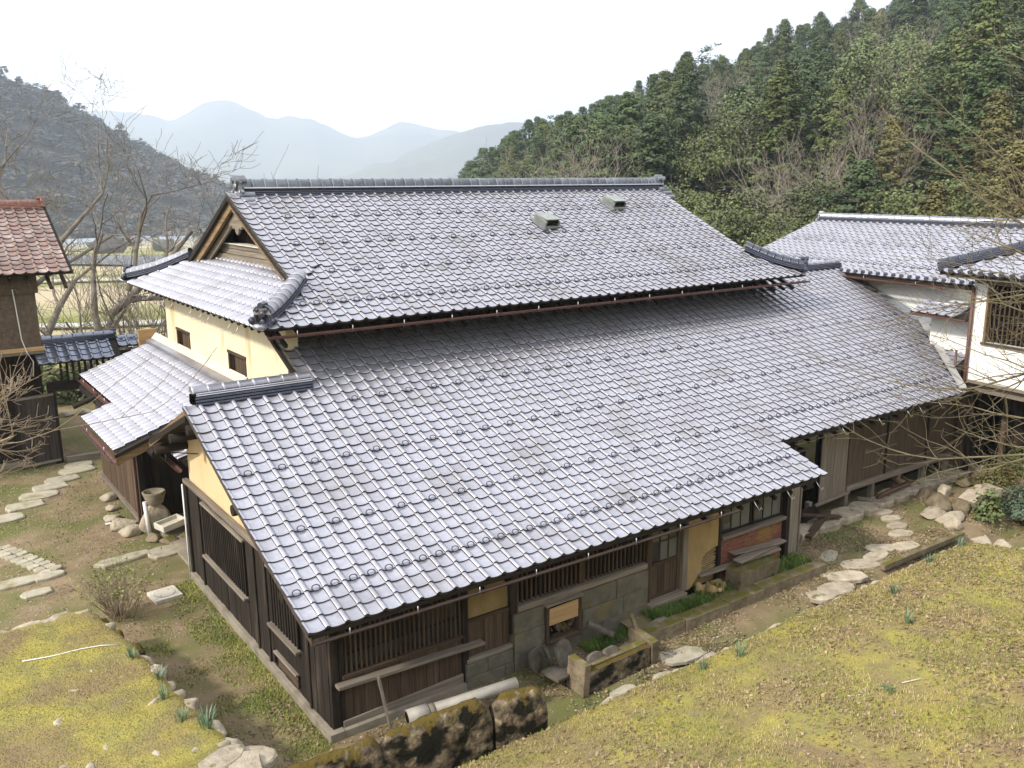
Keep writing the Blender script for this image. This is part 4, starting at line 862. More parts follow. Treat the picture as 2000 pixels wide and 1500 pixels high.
# ------------------------------------------------------------------ ground and terrain
def nz(x, y, s, o=3): return noise.fractal(Vector((x*s, y*s, 3.1)), 1.0, 2.0, o)
def polar(x, y):
    dx, dy = x+3.7, y+9.5; return math.hypot(dx, dy), math.degrees(math.atan2(dx, dy))
def terr(x, y):
    r, az = polar(x, y)
    fl = np.interp(r, [0, 40, 60, 200, 450, 750, 9000], [-.7, -.7, -2.6, -9.5, -18, -25, -32])
    if az < -100 or az > 135: return min(5.0, (r-6)*1.2-.7) + 0.2*max(0, r-12) if r > 6 else -.7
    k = 1.03*np.interp(az, [-100, 26, 30, 34, 38, 45, 54, 65, 90, 135], [0, 0, .008, .026, .064, .112, .178, .238, .28, .28])
    w = np.interp(az, [24, 35], [0, 1])
    d = max(0, r-46); hill = k*(min(d, 190) + 0.25*max(0, min(d-190, 300)))
    und = 1.6*nz(x, y, .02)*min(1, d/60)
    return fl*(1-w) - .5*w + hill + und*(w*.9+.1)
FIELD = mat('valley_fields', [(0.115, 0.135, 0.035), (0.24, 0.235, 0.085), (0.34, 0.28, 0.16)], (0.022, 0.05, 0.05), 0.95, 0.5, (3, 3, 3), vary=0, spec=0.1, detail=5, ramp=(0.38, 0.56),
            stain=((0.40, 0.33, 0.215), (0.0055, 0.014, 0.01), 0.50, 0.56))
FOREST_FLOOR = mat('forest_floor', [(0.035, 0.033, 0.018), (0.08, 0.068, 0.036)], (.3, .3, .3), 0.95, 0.6, vary=0, spec=0.1)
rs = [0, 5, 10, 18, 28, 36, 45, 55, 68, 84, 104, 130, 160, 195, 240, 300, 380, 480, 600, 780, 1000, 1400, 2000, 3000, 4200, 5600]
V = []; F = []; na = 180
for r in rs:
    for a in range(na):
        az = 2*math.pi*a/na; x, y = -3.7+r*math.sin(az), -9.5+r*math.cos(az); V.append((x, y, terr(x, y)))
for i in range(len(rs)-1):
    for a in range(na): F.append((i*na+a, i*na+(a+1) % na, (i+1)*na+(a+1) % na, (i+1)*na+a))
g = obj('ground', mesh('ground', V, [f[::-1] for f in F], FIELD, True)); tag(g, kind='structure')
g.data.materials.append(FOREST_FLOOR)
for p in g.data.polygons:
    r, az = polar(p.center.x, p.center.y)
    if 33 < az < 130 and r > 40: p.material_index = 1
def sheet(name, m, x0, x1, y0, y1, step, fz, inside=None):
    nx, ny = int((x1-x0)/step)+1, int((y1-y0)/step)+1
    V = [(x0+i*step, y0+j*step, fz(x0+i*step, y0+j*step)) for j in range(ny) for i in range(nx)]
    F = [(j*nx+i, j*nx+i+1, (j+1)*nx+i+1, (j+1)*nx+i) for j in range(ny-1) for i in range(nx-1) if inside is None or inside(x0+(i+.5)*step, y0+(j+.5)*step)]
    return tag(obj(name, mesh(name, np.array(V), np.array(F), m, True)), kind='structure')
def yard_z(x, y):
    z = .022*nz(x, y, .7) + .008*nz(x, y, 4)
    if y < -.45: z -= min(.3, (-.45-y)*1.2)
    z -= .12*max(0, y-25) + .12*max(0, x-25)
    return z
sheet('courtyard', SOIL, -12, 30, -1.3, 30, .22, yard_z)
sheet('garden_ground', SOIL, 14.0, 30, -9, -1.1, .3, lambda x, y: -.02+.03*nz(x, y, .7))
def bank_z(x, y):
    d = -1.0-y; z = .30 + .18*d + .035*nz(x, y, .8) + .02*nz(x, y, 3.5)
    if d > 5.2: z += 1.0*(d-5.2)
    if d < .16: z -= .10*(1-max(d, 0)/.16)**2
    if x > 13.5: z -= (x-13.5)*.5
    return z
def bank_edge(x): return -.985 + .05*nz(x, 1, .9) + .02*nz(x, 5, 4)
lawn = sheet('mossy_bank', MOSSG, -.9, 14.4, -11.5, -.9, .075, bank_z, lambda x, y: y < bank_edge(x) and x < 14.0 + .12*nz(y, 2, 1.2) and not (x < 2.9 and y > -1.0))
def terr_edge(y): return np.interp(y, [-6, -1, .58, 2, 3.4, 4.9, 5.3], [-.55, -.62, -.93, -1.17, -1.32, -1.58, -1.8]) + .04*nz(y, 3, 1.1)
def left_z(x, y):
    z = .90 + .03*nz(x, y, .8) + .018*nz(x, y, 3.2)
    d = -1.2-y
    if d > 0: z += .55*d
    e = terr_edge(y)-x
    if e < .15: z -= .09*(1-max(e, 0)/.15)**2
    return z
lawn2 = sheet('mossy_terrace', MOSSG, -11, -.4, -11.5, 5.2, .075, left_z, lambda x, y: x < terr_edge(y) and y < 5.0 + .10*nz(x, 7, .8))
# stone walls that hold the two banks
rw = thing('terrace_wall', (-1.2, 2, 0), 'rough stone retaining wall along the mossy terrace beside the lane', 'wall')
V = [(terr_edge(y)-.12, y, z) for y in np.linspace(-2.5, 5.0, 16) for z in (-.1, .80)]
obj('earth_fill', mesh('earth_fill', V, [(2*i, 2*i+2, 2*i+3, 2*i+1) for i in range(15)], STONE_D), rw)
y = -1.6; i = 0
while y < 4.9:
    L = random.uniform(.28, .55); xx = terr_edge(y)
    rock('stone', STONE if random.random() < .6 else STONE_D, (xx-.05, y, .735+random.uniform(-.05, .05)), (.18, L*.6, .11), i % 7, rw, rz=random.uniform(-.3, .3), rough=.3)
    rock('stone', STONE_D, (xx-.03, y+.1, .48), (.19, L*.6, .22), (i+3) % 7, rw, rz=random.uniform(-.3, .3)); rock('stone', STONE_D, (xx+.03, y-.05, .13), (.22, L*.6, .22), (i+5) % 7, rw, rz=random.uniform(-.3, .3))
    y += L*.92; i += 1
for k in range(9): rock('stone', STONE, (-1.75-.42*k+random.uniform(-.1, .1), 5.02+.05*random.random(), .82), (.30, .17, .10), k % 7, rw, rz=random.uniform(-.3, .3))
be = thing('bank_edging', (8, -.95, 0), 'low stone edging along the foot of the mossy bank', 'wall')
x = 3.0; i = 0
while x < 13.9:
    L = random.uniform(.35, .75); rock('stone', STONE, (x+L/2, -.94+random.uniform(-.02, .02), .075), (L*.56, .10, .14), i % 7, be, rz=random.uniform(-.08, .08), rough=.22)
    rock('stone', STONE_D, (x+L/2, -.95, -.1), (L*.6, .12, .16), (i+2) % 7, be, rz=0); x += L*.97; i += 1
for k in range(6): rock('stone', STONE, (13.98+.05*random.random(), -1.15-.42*k, .18), (.15, .25, .2), k, be, rz=0, rough=.25)
# scattered stones in the moss
for k, (x, y) in enumerate(((-2.2, 1.05), (-2.45, .75), (-2.7, .95), (-1.75, .55), (-1.35, .35), (-1.05, .25), (-2.3, 2.6), (-2.6, 1.9), (-1.5, 1.7), (-2.0, 3.0), (-1.28, 2.65))):
    tag(rock('half_buried_stone', STONE, (x, y, left_z(x, y)-.025), (random.uniform(.06, .13), random.uniform(.05, .1), .045), k % 7), 'small pale stone half sunk in the moss of the terrace', 'stone', 'stones in the terrace moss')
for k, (x, y) in enumerate(((-1.15, -.05), (-.98, -.32), (-.82, -.12))):
    tag(flag((x, y, left_z(x, y)-.05), .30, .19, .4+k, 300+k, m=STONE, h=.09, name='flat_rock', sq=.3), 'broad flat grey rock at the tip of the mossy terrace', 'stone', 'flat rocks at the terrace tip')
# low weathered wall in front of the long wall
def weathered(name, x0, y0, x1, y1, zb, zt, wd, n, seed, tip=1.0):
    V = []; F = []; prof = [(-.5, 0), (-.52, .3), (-.5, .55), (-.46, .74), (-.34, .88), (-.16, .97), (0, 1.0), (.16, .97), (.34, .88), (.46, .74), (.5, .55), (.52, .3), (.5, 0)]
    A, B = Vector((x0, y0, 0)), Vector((x1, y1, 0)); t = (B-A).normalized(); s = Vector((-t.y, t.x, 0)); m_ = len(prof)
    for i in range(n+1):
        f = i/n; c = A+(B-A)*f; e = min(f, 1-f)*n; k = 1 - .16*max(0, 1-e/1.6)
        for a, b in prof:
            p = c + s*(a*wd*k) + Vector((0, 0, zb+(zt-zb)*b*(k if b > .5 else 1)))
            q = p*4+Vector((seed, 0, 0)); p += (s*noise.noise(q)+Vector((0, 0, 1))*noise.noise(q+Vector((9, 9, 9))))*.035 + (s*noise.noise(q*3)+Vector((0, 0, 1))*noise.noise(q*3.3))*.015; V.append(p)
    for i in range(n):
        for j in range(m_-1): a = i*m_+j; F.append((a, a+m_, a+m_+1, a+1))
    F += [tuple(range(m_)), tuple(reversed([n*m_+j for j in range(m_)]))]
    return obj(name, mesh(name, V, F, STONE_D, [True]*(n*(m_-1))+[False, False]))
lw_ = thing('old_stone_wall', (.8, -.72, 0), 'blackened mossy old stone wall with rounded coping before the long wall', 'wall')
for k, a in enumerate(((-.85, -.70, .55, -.70), (.56, -.70, 2.08, -.78), (2.14, -.80, 2.86, -.98))):
    o = weathered('wall_block', *a, .0, .93 - .03*(k == 2), .36, 22 if k < 2 else 12, k*7.3); o.parent = lw_; o.matrix_parent_inverse = WM[lw_.name].inverted()
# clay pipe leaning behind that wall
pp = thing('clay_pipe', (2, 0, .3), 'long pale clay drain pipe with a socket lying behind the stone wall', 'pipe')
A, B = Vector((1.36, .10, .40)), Vector((2.97, -.20, .50)); d = B-A
tube('barrel', PLASTIC, [A+d*.16, B], .085, pp, 14); tube('socket', PLASTIC, [A-d*.0, A+d*.18], .112, pp, 14); tube('dark_mouth', BLACK, [A-d*.002, A-d*.0015], .092, pp, 14)
tube('branch', PLASTIC, [A+d*.10, A+d*.10+Vector((.02, -.06, -.3))], .08, pp, 12); tube('band', CONC, [A+d*.185, A+d*.24], .092, pp, 14)
for f in (.3, .85): rock('prop_stone', STONE_M, A+d*f+Vector((0, 0, -.28)), (.2, .16, .22), 2, pp)
tag(piece('leaning_stick', GREY_Z, (1.15, .32, .0), (1.19, .36, .95), rot=(-12, -6, 0)), 'thin grey stick leaning on the plank wall by the pipe', 'stick')

# ------------------------------------------------------------------ things on the ground
for k, (x, y) in enumerate(((-2.1, 13.0), (-1.56, 13.7), (-1.18, 14.3), (-.86, 14.85), (-.48, 15.35), (-.02, 15.95), (.1, 16.4))):
    tag(flag((x, y, -.03), .42 if k < 6 else .35, .27, -.05+.1*random.random(), k, sq=.75), ORD[6-k] + ' squared stepping stone counted out from the gate sill', 'stepping stone', 'stepping stones to the gate')
pv = thing('paved_strip', (-1.9, 9.9, 0), 'strip of small fitted paving stones ending in the courtyard', 'paving')
for i in range(10):
    for j in range(2):
        x = -2.45+.35*.215*i+.94*.22*j; y = 11.0-.94*.215*i+.35*.22*j
        o = flag((x, y, -.03+random.uniform(-.01, .01)), .10, .098, -1.214+random.uniform(-.06, .06), i*5+j, h=.09, name='paver', sq=.85); o.parent = pv; o.matrix_parent_inverse = WM[pv.name].inverted()
for k, (x, y, a, b) in enumerate(((-2.95, 9.0, .4, .2), (-2.3, 9.0, .42, .2), (-1.75, 8.98, .3, .17), (-2.05, 8.25, .27, .16))):
    tag(flag((x, y, -.03), a, b, .05, 40+k, sq=.7), ('longest slab in the row beyond the leafing shrub', 'middle slab in the row beyond the leafing shrub', 'slab of the row touching the leafing shrub', 'small lone slab between the slab row and the terrace')[k], 'slab', 'slabs by the shrub')
for k, (x, y, a, b) in enumerate(((-.35, 8.95, .55, .19), (.45, 8.85, .36, .27))):
    tag(flag((x, y, -.03), a, b, .1, 50+k, sq=.75), ('long narrow pale slab before the entrance recess', 'broad pale slab touching the corner of the plank gable wall')[k], 'slab', 'slabs by the entrance')
for k, (x, y, a, b) in enumerate(((9.67, -.5, .3, .2), (10.13, -.50, .42, .24), (10.75, -.28, .42, .2), (11.44, -.11, .42, .22), (12.05, -.05, .36, .18), (12.5, .12, .34, .18), (13.0, -.12, .34, .19), (13.55, .32, .30, .17), (13.9, .62, .26, .15), (14.22, .95, .28, .14), (14.4, 1.3, .26, .14))):
    tag(flag((x, y, -.03), a, b, random.uniform(-.5, .2), 70+k, m=STONE, h=.085, sq=.2), ORD[10-k] + ' pale stepping stone along the wing, counted from the garden rocks', 'stepping stone', 'stepping stones along the wing')
for k, (x, y, a, b) in enumerate(((11.36, .55, .34, .15), (6.1, -.45, .42, .2), (4.6, -.7, .25, .14), (5.4, -.75, .22, .12), (10.6, .1, .2, .14))):
    tag(flag((x, y, -.04), a, b, random.uniform(-.4, .4), 90+k, m=SLAB, h=.06, sq=.4), ('flat stone by the end of the kerb under the grey board', 'large flat stone in the litter beside the trough', 'small flat stone near the end of the old wall', 'small flat stone at the bank edge near the trough', 'flat stone touching the outer end of the kerb')[k], 'stone', 'loose flat stones below the wing')
mh = thing('drain_cover', (-.12, 6.75, 0), 'pale square concrete drain cover in the lane', 'drain cover')
M = Matrix.Translation((-.12, 6.75, .02)) @ Matrix.Rotation(.08, 4, 'Z'); obj('slab', cube_mesh(CONC_W, (.50, .50, .09)), mh, M)
loft('lid_ring', CONC, [(.19*math.cos(t), .19*math.sin(t)) for t in np.linspace(0, 2*math.pi, 25)[:-1]], [M @ Vector((0, 0, .04)), M @ Vector((0, 0, .0495))], mh)
loft('lid', CONC_W, circ(.18, 24), [M @ Vector((0, 0, .04)), M @ Vector((0, 0, .0515))], mh)
for s in (-.1, .1): loft('lifting_hole', BLACK, circ(.014, 8), [M @ Vector((s, s, .04)), M @ Vector((s, s, .053))], mh)
# water basin on its stone, white post, trough
bs = thing('stone_basin', (.62, 10.6, 0), 'round dark stone water basin standing on a boulder by the porch', 'basin')
rock('boulder', STONE, (.62, 10.2, .28), (.36, .34, .40), 4, bs, rough=.22)
prof = [(0, .62), (.12, .62), (.17, .66), (.21, .80), (.245, .90), (.24, .93), (.205, .93), (.18, .84), (0, .80)]
V = []; F = []; n = 16
for q in prof:
    for i in range(n): V.append((.62+q[0]*math.cos(2*math.pi*i/n)*(1+.05*math.sin(3*i)), 10.2+q[0]*math.sin(2*math.pi*i/n), q[1]))
for a in range(len(prof)-1):
    for i in range(n): F.append((a*n+i, a*n+(i+1) % n, (a+1)*n+(i+1) % n, (a+1)*n+i))
obj('bowl', mesh('bowl', V, F, CONC, True), bs)
tag(tube('white_post', WPLAST, [(.40, 9.95, .0), (.36, 9.98, .80)], .045), 'slim white plastic post in front of the stone basin', 'post')
tr = thing('concrete_tray', (.78, 9.75, 0), 'shallow pale concrete tray tilted on stones by the post', 'tray')
M = Matrix.Translation((.80, 9.72, .25)) @ Matrix.Rotation(.25, 4, 'Z') @ Matrix.Rotation(-.10, 4, 'Y')
obj('base', cube_mesh(CONC_W, (.56, .42, .05)), tr, M)
for a, s in (((0, .19, .06), (.56, .04, .10)), ((0, -.19, .06), (.56, .04, .10)), ((.26, 0, .06), (.04, .335, .10)), ((-.26, 0, .06), (.04, .335, .10))): obj('rim', cube_mesh(CONC_W, s), tr, M @ Matrix.Translation(a))
for k, (x, y, s) in enumerate(((.02, 10.9, .34), (.12, 10.35, .30), (.42, 9.65, .24), (.65, 9.35, .22), (.98, 9.40, .17), (1.12, 9.62, .14), (-.05, 11.5, .22), (.1, 12.2, .2), (.2, 13.0, .25))):
    tag(rock('foundation_stone', STONE if k in (0, 1, 6, 7, 8) else STONE_M, (x, y, .05), (s, s*.8, s*.5), k % 7), ('largest pale stone at the porch corner', 'second pale stone at the porch corner beside the downpipe', 'dark rounded stone at the foot of the white post', 'dark stone under the concrete tray', 'small stone under the tray by the gable wall', 'smallest stone beside the tray', 'pale stone along the porch wall, next to the corner', 'pale stone along the porch wall, second from the corner', 'pale stone along the porch wall, third from the corner')[k], 'stone', 'stones around the porch corner')
for k, (x, y) in enumerate(((-.25, 11.2), (-.02, 10.95))): tag(piece('paper_scrap', WPLAST, (x, y, .02), (x+.16, y+.10, .035), rot=(4, 3, 30*k)), 'white scrap of paper on the bare earth near the porch', 'paper', 'paper scraps')
# kerb along the wing, trough and lumber in front of it
kb = thing('stone_kerb', (8, .3, 0), 'mossy stone kerb running along the foot of the long wall', 'kerb')
x = 5.75
while x < 10.6:
    L = random.uniform(.75, 1.25); L = min(L, 10.6-x); piece('kerb_stone', STONE_M, (x+.006, .06+random.uniform(-.02, .02), -.05), (x+L-.006, .32, .21+random.uniform(-.012, .012)), kb, jit=.012); x += L
tag(obj('fill_earth', mesh('fill_earth', [(5.8, .3, .15), (10.6, .3, .13), (10.6, .75, .17), (5.8, .75, .18)], [(0, 1, 2, 3)], SOIL)), kind='structure')
tag(piece('stone_block', STONE_M, (8.35, .34, .16), (9.55, .70, .50), rot=(2, 3, 4)), 'big squared mossy stone block beneath the brick wall', 'stone block')
for k, (lo, hi, r_) in enumerate((((7.75, .60, .50), (9.75, .74, .54), (0, -3, -6)), ((8.5, .55, .60), (10.1, .75, .63), (3, 1, 8)), ((8.6, .62, .655), (9.9, .78, .68), (0, 2, -5)))):
    tag(piece('loose_plank', GREY_X, lo, hi, rot=r_), ('lowest grey plank leaning from the fallen plaster to the stone block', 'wide grey plank lying over the stone block', 'top grey plank against the brick wall')[k], 'plank', 'planks by the brick wall')
tag(piece('drain_board', GREY_X, (4.9, .10, .16), (6.5, .24, .19), rot=(0, -3, 14)), 'long weathered board lying between the kerb and the trough', 'plank')
DSLAB = mat('dark_slab_stone', [(0.085, 0.072, 0.058), (0.17, 0.148, 0.122)], (6, 6, 6), .95, .5, (24, 24, 24), vary=.2, spec=.15)
tro = thing('stone_trough', (4.8, -.2, 0), 'long lichened stone trough with broken ends in front of the hatch', 'trough')
piece('side', STONE_D, (4.12, -.42, 0), (5.42, -.30, .36), tro, rot=(0, 0, 2)); piece('end', STONE_M, (4.02, -.45, 0), (4.14, -.05, .50), tro, rot=(0, 4, 0)); piece('end', STONE_M, (5.44, -.42, 0), (5.58, .14, .44), tro, rot=(3, -4, 0))
piece('floor_slab', STONE_M, (4.15, -.29, .05), (5.43, .25, .11), tro); piece('top_slab', STONE_M, (4.25, -.33, .365), (5.42, -.20, .395), tro, rot=(0, 1, 2))
for k, (x, y, z, sx, sz, rz) in enumerate(((4.15, .22, .36, .44, .42, 25), (4.0, .42, .26, .30, .36, 70), (3.85, .55, .22, .3, .34, 20), (4.40, -.22, .40, .32, .20, 8), (4.72, -.22, .41, .30, .16, 5), (5.55, .15, .46, .30, .42, 60))):
    o = flag((0, 0, 0), sx*.5, sz*.5, 0, 130+k, m=DSLAB if k != 5 else STONE_M, h=.06, name='stone_slab', sq=.65)
    o.matrix_basis = Matrix.Translation((x, y, z)) @ Matrix.Rotation(R(rz), 4, 'Z') @ Matrix.Rotation(R(72), 4, 'X'); WM[o.name] = o.matrix_basis.copy()
    tag(o, ('tall round topped slab stood beside the trough end', 'narrow slab stood edgeways behind the round topped slab', 'slab leaning on the block wall left of the hatch', 'small slab standing on the trough rim near its end', 'low slab standing halfway along the trough rim', 'mossy broken slab at the door end of the trough')[k], 'stone slab', 'slabs stood behind the trough')
tag(piece('low_slab', DSLAB, (3.7, -.12, .18), (4.35, .22, .23), rot=(4, 6, 12)), 'flat stone slab lying crooked beside the trough end', 'stone slab')
tag(loft('broken_spout', DSLAB, circ(.07, 7, .05), [(5.0, .62, .45), (5.18, .45, .35), (5.30, .34, .27)]), 'broken stone spout below the boarded hatch', 'spout')
# stones under and beside the recessed wall
k2 = thing('stone_edging', (15, 1.7, 0), 'row of large flat edging stones under the raised plank wall', 'kerb')
x = 11.5; i = 0
while x < 18.2:
    L = random.uniform(.5, 1.0)
    o = flag((x+L/2, 1.58+random.uniform(-.06, .08)+.02*(x-11), -.02), L*.52, random.uniform(.2, .3), random.uniform(-.1, .1), 150+i, m=STONE, h=.17, sq=.6, name='edging_stone'); o.parent = k2; o.matrix_parent_inverse = WM[k2.name].inverted(); x += L; i += 1
tag(tube('log', GOLD_X, [(16.0, 1.75, .24), (16.35, 2.4, .24)], .09), 'cut log end lying under the raised wall', 'log')
tag(piece('iron_bar', COPPER, (14.6, 1.62, .22), (16.3, 1.70, .30), rot=(0, 0, 5)), 'rusty iron bar on the edging stones', 'bar')
tag(tube('round_timber', GREY_X, [(14.3, 1.9, .2), (14.75, 1.45, .14)], .06), 'short round grey timber poking out under the raised wall', 'timber')
for k, (lo, hi, r_) in enumerate((((11.6, 1.4, .15), (12.9, 1.55, .22), (0, -8, 18)), ((11.9, 1.5, .28), (13.0, 1.62, .33), (0, 10, -14)))): tag(piece('fallen_board', BROWN_X, lo, hi, rot=r_), 'brown board fallen under the open bay of the wing', 'plank', 'boards under the open bay')
for k, (x, y, sx, sy, sz, mt) in enumerate(((15.2, .55, .55, .30, .20, STONE), (15.75, .75, .55, .38, .30, STONE_M), (15.2, .12, .50, .28, .22, STONE), (14.85, -.15, .28, .24, .24, STONE), (16.3, 1.35, .45, .22, .22, STONE), (16.6, 1.05, .35, .2, .3, STONE), (15.9, .25, .30, .26, .34, STONE_M), (17.8, 1.25, .42, .25, .2, STONE), (18.5, 1.15, .35, .3, .34, STONE), (18.1, .8, .4, .25, .18, STONE), (19.0, .6, .5, .3, .2, STONE), (16.9, -.6, .38, .3, .34, STONE), (17.6, .2, .3, .22, .18, STONE_M))):
    tag(rock('garden_rock', STONE_M if k % 3 == 1 else mt, (x, y, sz*.25), (sx*.82, sy*.85, sz*.75), k % 7, rz=random.uniform(-.5, .5), rough=.42), ('long low pale rock at the path end of the rockery', 'big mossy rock in the middle of the rockery', 'pale rock on the ditch side of the mossy rock', 'rounded rock at the end of the ditch board', 'flat topped rock before the post base', 'upright squared rock behind the mossy rock', 'mossy rock propping the stone arch', 'low rock between arch and plank wall', 'tall rock under the gallery room', 'flat rock beside the dark rounded shrub', 'wide rock against the brown plank wall', 'pinkish boulder beyond the needled shrub', 'small mossy stone beneath the arch')[k], 'rock', 'garden rocks at the path end')
tag(loft('stone_arch', STONE, [(-.24, -.08), (.24, -.08), (.21, .08), (-.21, .08)], [(16.0, .20, .22), (16.25, .15, .36), (16.55, .09, .44), (16.85, .03, .42), (17.1, -.02, .30)]), 'arched stone slab bridging the garden rocks', 'bridge')
tag(piece('ditch_plank', STONE_M, (11.6, -.56, .0), (14.5, -.46, .12), rot=(0, 0, -.6)), 'mossy board edging the ditch below the bank', 'board')
tag(tube('rope', WPLAST, [(-2.75, 3.85, left_z(-2.75, 3.85)+.015), (-2.4, 3.72, left_z(-2.4, 3.72)+.015), (-2.0, 3.70, left_z(-2, 3.7)+.015), (-1.75, 3.62, left_z(-1.75, 3.62)+.015), (-1.55, 3.55, left_z(-1.55, 3.55)+.005)], .008, None, 6), 'old white rope lying across the mossy terrace', 'rope')
for k, (x, y) in enumerate(((6.1, -3.4), (6.9, -3.7))):
    z = bank_z(x, y)+.03; tag(tube('bleached_stick', CONC_W, [(x, y, z-.02), (x+.16+.1*k, y-.10, z-.005), (x+.30, y-.22+.1*k, z-.015)], .007, None, 6), 'bleached stick lying on the mossy bank', 'stick', 'sticks on the bank')

# ------------------------------------------------------------------ trees
def quads(P, N, size, rnd, aspect=1.0):
    """leaf-sized faces at points P facing N"""
    n = len(P); N = N/np.maximum(np.linalg.norm(N, axis=1, keepdims=True), 1e-6)
    a = rnd.normal(size=(n, 3)); U = np.cross(N, a); U /= np.maximum(np.linalg.norm(U, axis=1, keepdims=True), 1e-6); W = np.cross(N, U)
    s = size[:, None]; U = U*s*.5; W = W*s*.5*aspect
    V = np.stack([P-U-W*.6, P+U*.2-W, P+U+W*.5, P-U*.3+W], 1).reshape(-1, 3)
    return V, np.arange(4*n).reshape(-1, 4)
def conifer(seed, H, Rd, m, full=1.0, tip=1.5, nclump=95, per=26, base=.08, lean=0.6):
    rnd = np.random.default_rng(seed); P = []; N = []; S_ = []
    for c in range(nclump):
        f = base + (1-base)*(c+rnd.random())/nclump; f = 1-(1-f)**1.25
        rad = Rd*(1-f**tip)*(.75+.25*math.sin(f*9+seed))*full + .12
        a = c*2.39996+rnd.random()*.7; q = rnd.uniform(.45, 1.0)*rad
        cx, cy, cz = q*math.cos(a), q*math.sin(a), f*H - q*.18
        cl = rnd.uniform(.45, .85)*(.55+.6*(1-f))*Rd*.36
        p = rnd.normal(size=(per, 3)); p /= np.linalg.norm(p, axis=1, keepdims=True); p *= rnd.uniform(.35, 1.0, size=(per, 1))
        nn = p + np.array([math.cos(a)*lean, math.sin(a)*lean, .9]) + rnd.normal(size=(per, 3))*.45
        P.append(np.array([cx, cy, cz]) + p*np.array([cl, cl, cl*.62])); N.append(nn); S_.append(rnd.uniform(.35, .75, per)*cl*.52)
    V, F = quads(np.vstack(P), np.vstack(N), np.concatenate(S_), rnd)
    crown = mesh('crown', V, F, m)
    n = 7; TV = []; TF = []
    for i, (z, r) in enumerate(((-1.5, .030), (0, .026), (.5, .015), (.97, .003))):
        for k in range(n): TV.append((H*r*math.cos(2*math.pi*k/n), H*r*math.sin(2*math.pi*k/n), z*H if z > 0 else z))
    for i in range(3):
        for k in range(n): TF.append((i*n+k, i*n+(k+1) % n, (i+1)*n+(k+1) % n, (i+1)*n+k))
    return crown, mesh('trunk', TV, TF, BARK_D, True)
def broad(seed, H, Rd, m, nclump=60, per=34, zc=.62, sz=.5):
    rnd = np.random.default_rng(seed); P = []; N = []; S_ = []
    for c in range(nclump):
        d = rnd.normal(size=3); d /= np.linalg.norm(d); d[2] = abs(d[2])*1.1-.35; q = rnd.uniform(.45, 1)
        ctr = np.array([d[0]*Rd*q, d[1]*Rd*q, H*zc + d[2]*H*.42*q]); cl = Rd*rnd.uniform(.22, .4)
        p = rnd.normal(size=(per, 3)); p /= np.linalg.norm(p, axis=1, keepdims=True); p *= rnd.uniform(.3, 1, size=(per, 1))
        P.append(ctr+p*cl*np.array([1, 1, .7])); N.append(p+d*.6+np.array([0, 0, .7])+rnd.normal(size=(per, 3))*.5); S_.append(rnd.uniform(.4, .8, per)*cl*sz)
    V, F = quads(np.vstack(P), np.vstack(N), np.concatenate(S_), rnd)
    TV, TF = [], []
    segs = [((0, 0, -1), (0, 0, H*.35), .03*H*.6, .02*H*.6)] + [((0, 0, H*.3), (math.cos(a)*Rd*.5, math.sin(a)*Rd*.5, H*.7), .014*H*.6, .006*H*.6) for a in np.arange(5)*1.26+seed]
    for A, B, r0, r1 in segs: stick(TV, TF, Vector(A), Vector(B), r0, r1, 5)
    return mesh('crown', V, F, m), mesh('trunk', TV, TF, BARK_D, True)
def stick(V, F, A, B, r0, r1, n=3):
    t = (B-A).normalized() if (B-A).length > 1e-6 else Vector((0, 0, 1)); a = t.orthogonal().normalized(); b = t.cross(a); k = len(V)
    for P, r in ((A, r0), (B, r1)):
        for i in range(n):
            w = 2*math.pi*i/n; V.append(P + a*(r*math.cos(w)) + b*(r*math.sin(w)))
    for i in range(n): F.append((k+i, k+(i+1) % n, k+n+(i+1) % n, k+n+i))
def grow(V, F, rnd, p, d, L, r, lev, maxlev, spread=.75, upb=.12, minr=.004, kids=(2, 4), segs=5, wig=.16):
    """one limb and its side limbs"""
    pts = [p.copy()]; q = p.copy(); dd = d.normalized()
    for i in range(segs):
        dd = (dd + Vector((rnd.gauss(0, wig), rnd.gauss(0, wig), rnd.gauss(0, wig)+upb*.25))).normalized(); q = q + dd*(L/segs); pts.append(q.copy())
    n = 7 if lev == 0 else (5 if lev == 1 else 3)
    for i in range(segs):
        a, b = r*(1-.62*i/segs), r*(1-.62*(i+1)/segs); stick(V, F, pts[i], pts[i+1], max(a, minr), max(b, minr*.7), n)
    if lev >= maxlev: return
    for c in range(rnd.randint(*kids)+(1 if lev else 0)):
        i = rnd.randint(1 if lev else 2, segs); o = pts[i]; t = (pts[i]-pts[i-1]).normalized()
        s = Vector((rnd.gauss(0, 1), rnd.gauss(0, 1), rnd.gauss(0, .7)+upb*2)); s = (s - t*s.dot(t)).normalized()
        grow(V, F, rnd, o, (t*(1-spread*.5) + s*spread).normalized(), L*rnd.uniform(.5, .78), r*(1-.62*i/segs)*rnd.uniform(.5, .75), lev+1, maxlev, spread, upb, minr, kids, segs, wig)
def bare(seed, limbs, maxlev, m, **kw):
    """limbs: (start, direction, length, radius) of the stems"""
    rnd = random.Random(seed); V = []; F = []
    for p, d, L, r in limbs: grow(V, F, rnd, Vector(p), Vector(d), L, r, 0, maxlev, **kw)
    return mesh('bare_crown', V, F, m, True)
def tree(name, loc, crown, trunk, label, cat, group, s=1.0, rz=0, sz=1.0):
    t = thing(name, tuple(loc), label, cat, group)
    wd = s*(1.28 if cat == 'tree' else 1.0); M = Matrix.Translation(loc) @ Matrix.Rotation(rz, 4, 'Z') @ Matrix.Diagonal((wd, wd, s*sz*(.88 if cat == 'tree' else 1), 1))
    obj('crown', crown, t, M)
    if trunk: obj('trunk', trunk, t, M)
    return t
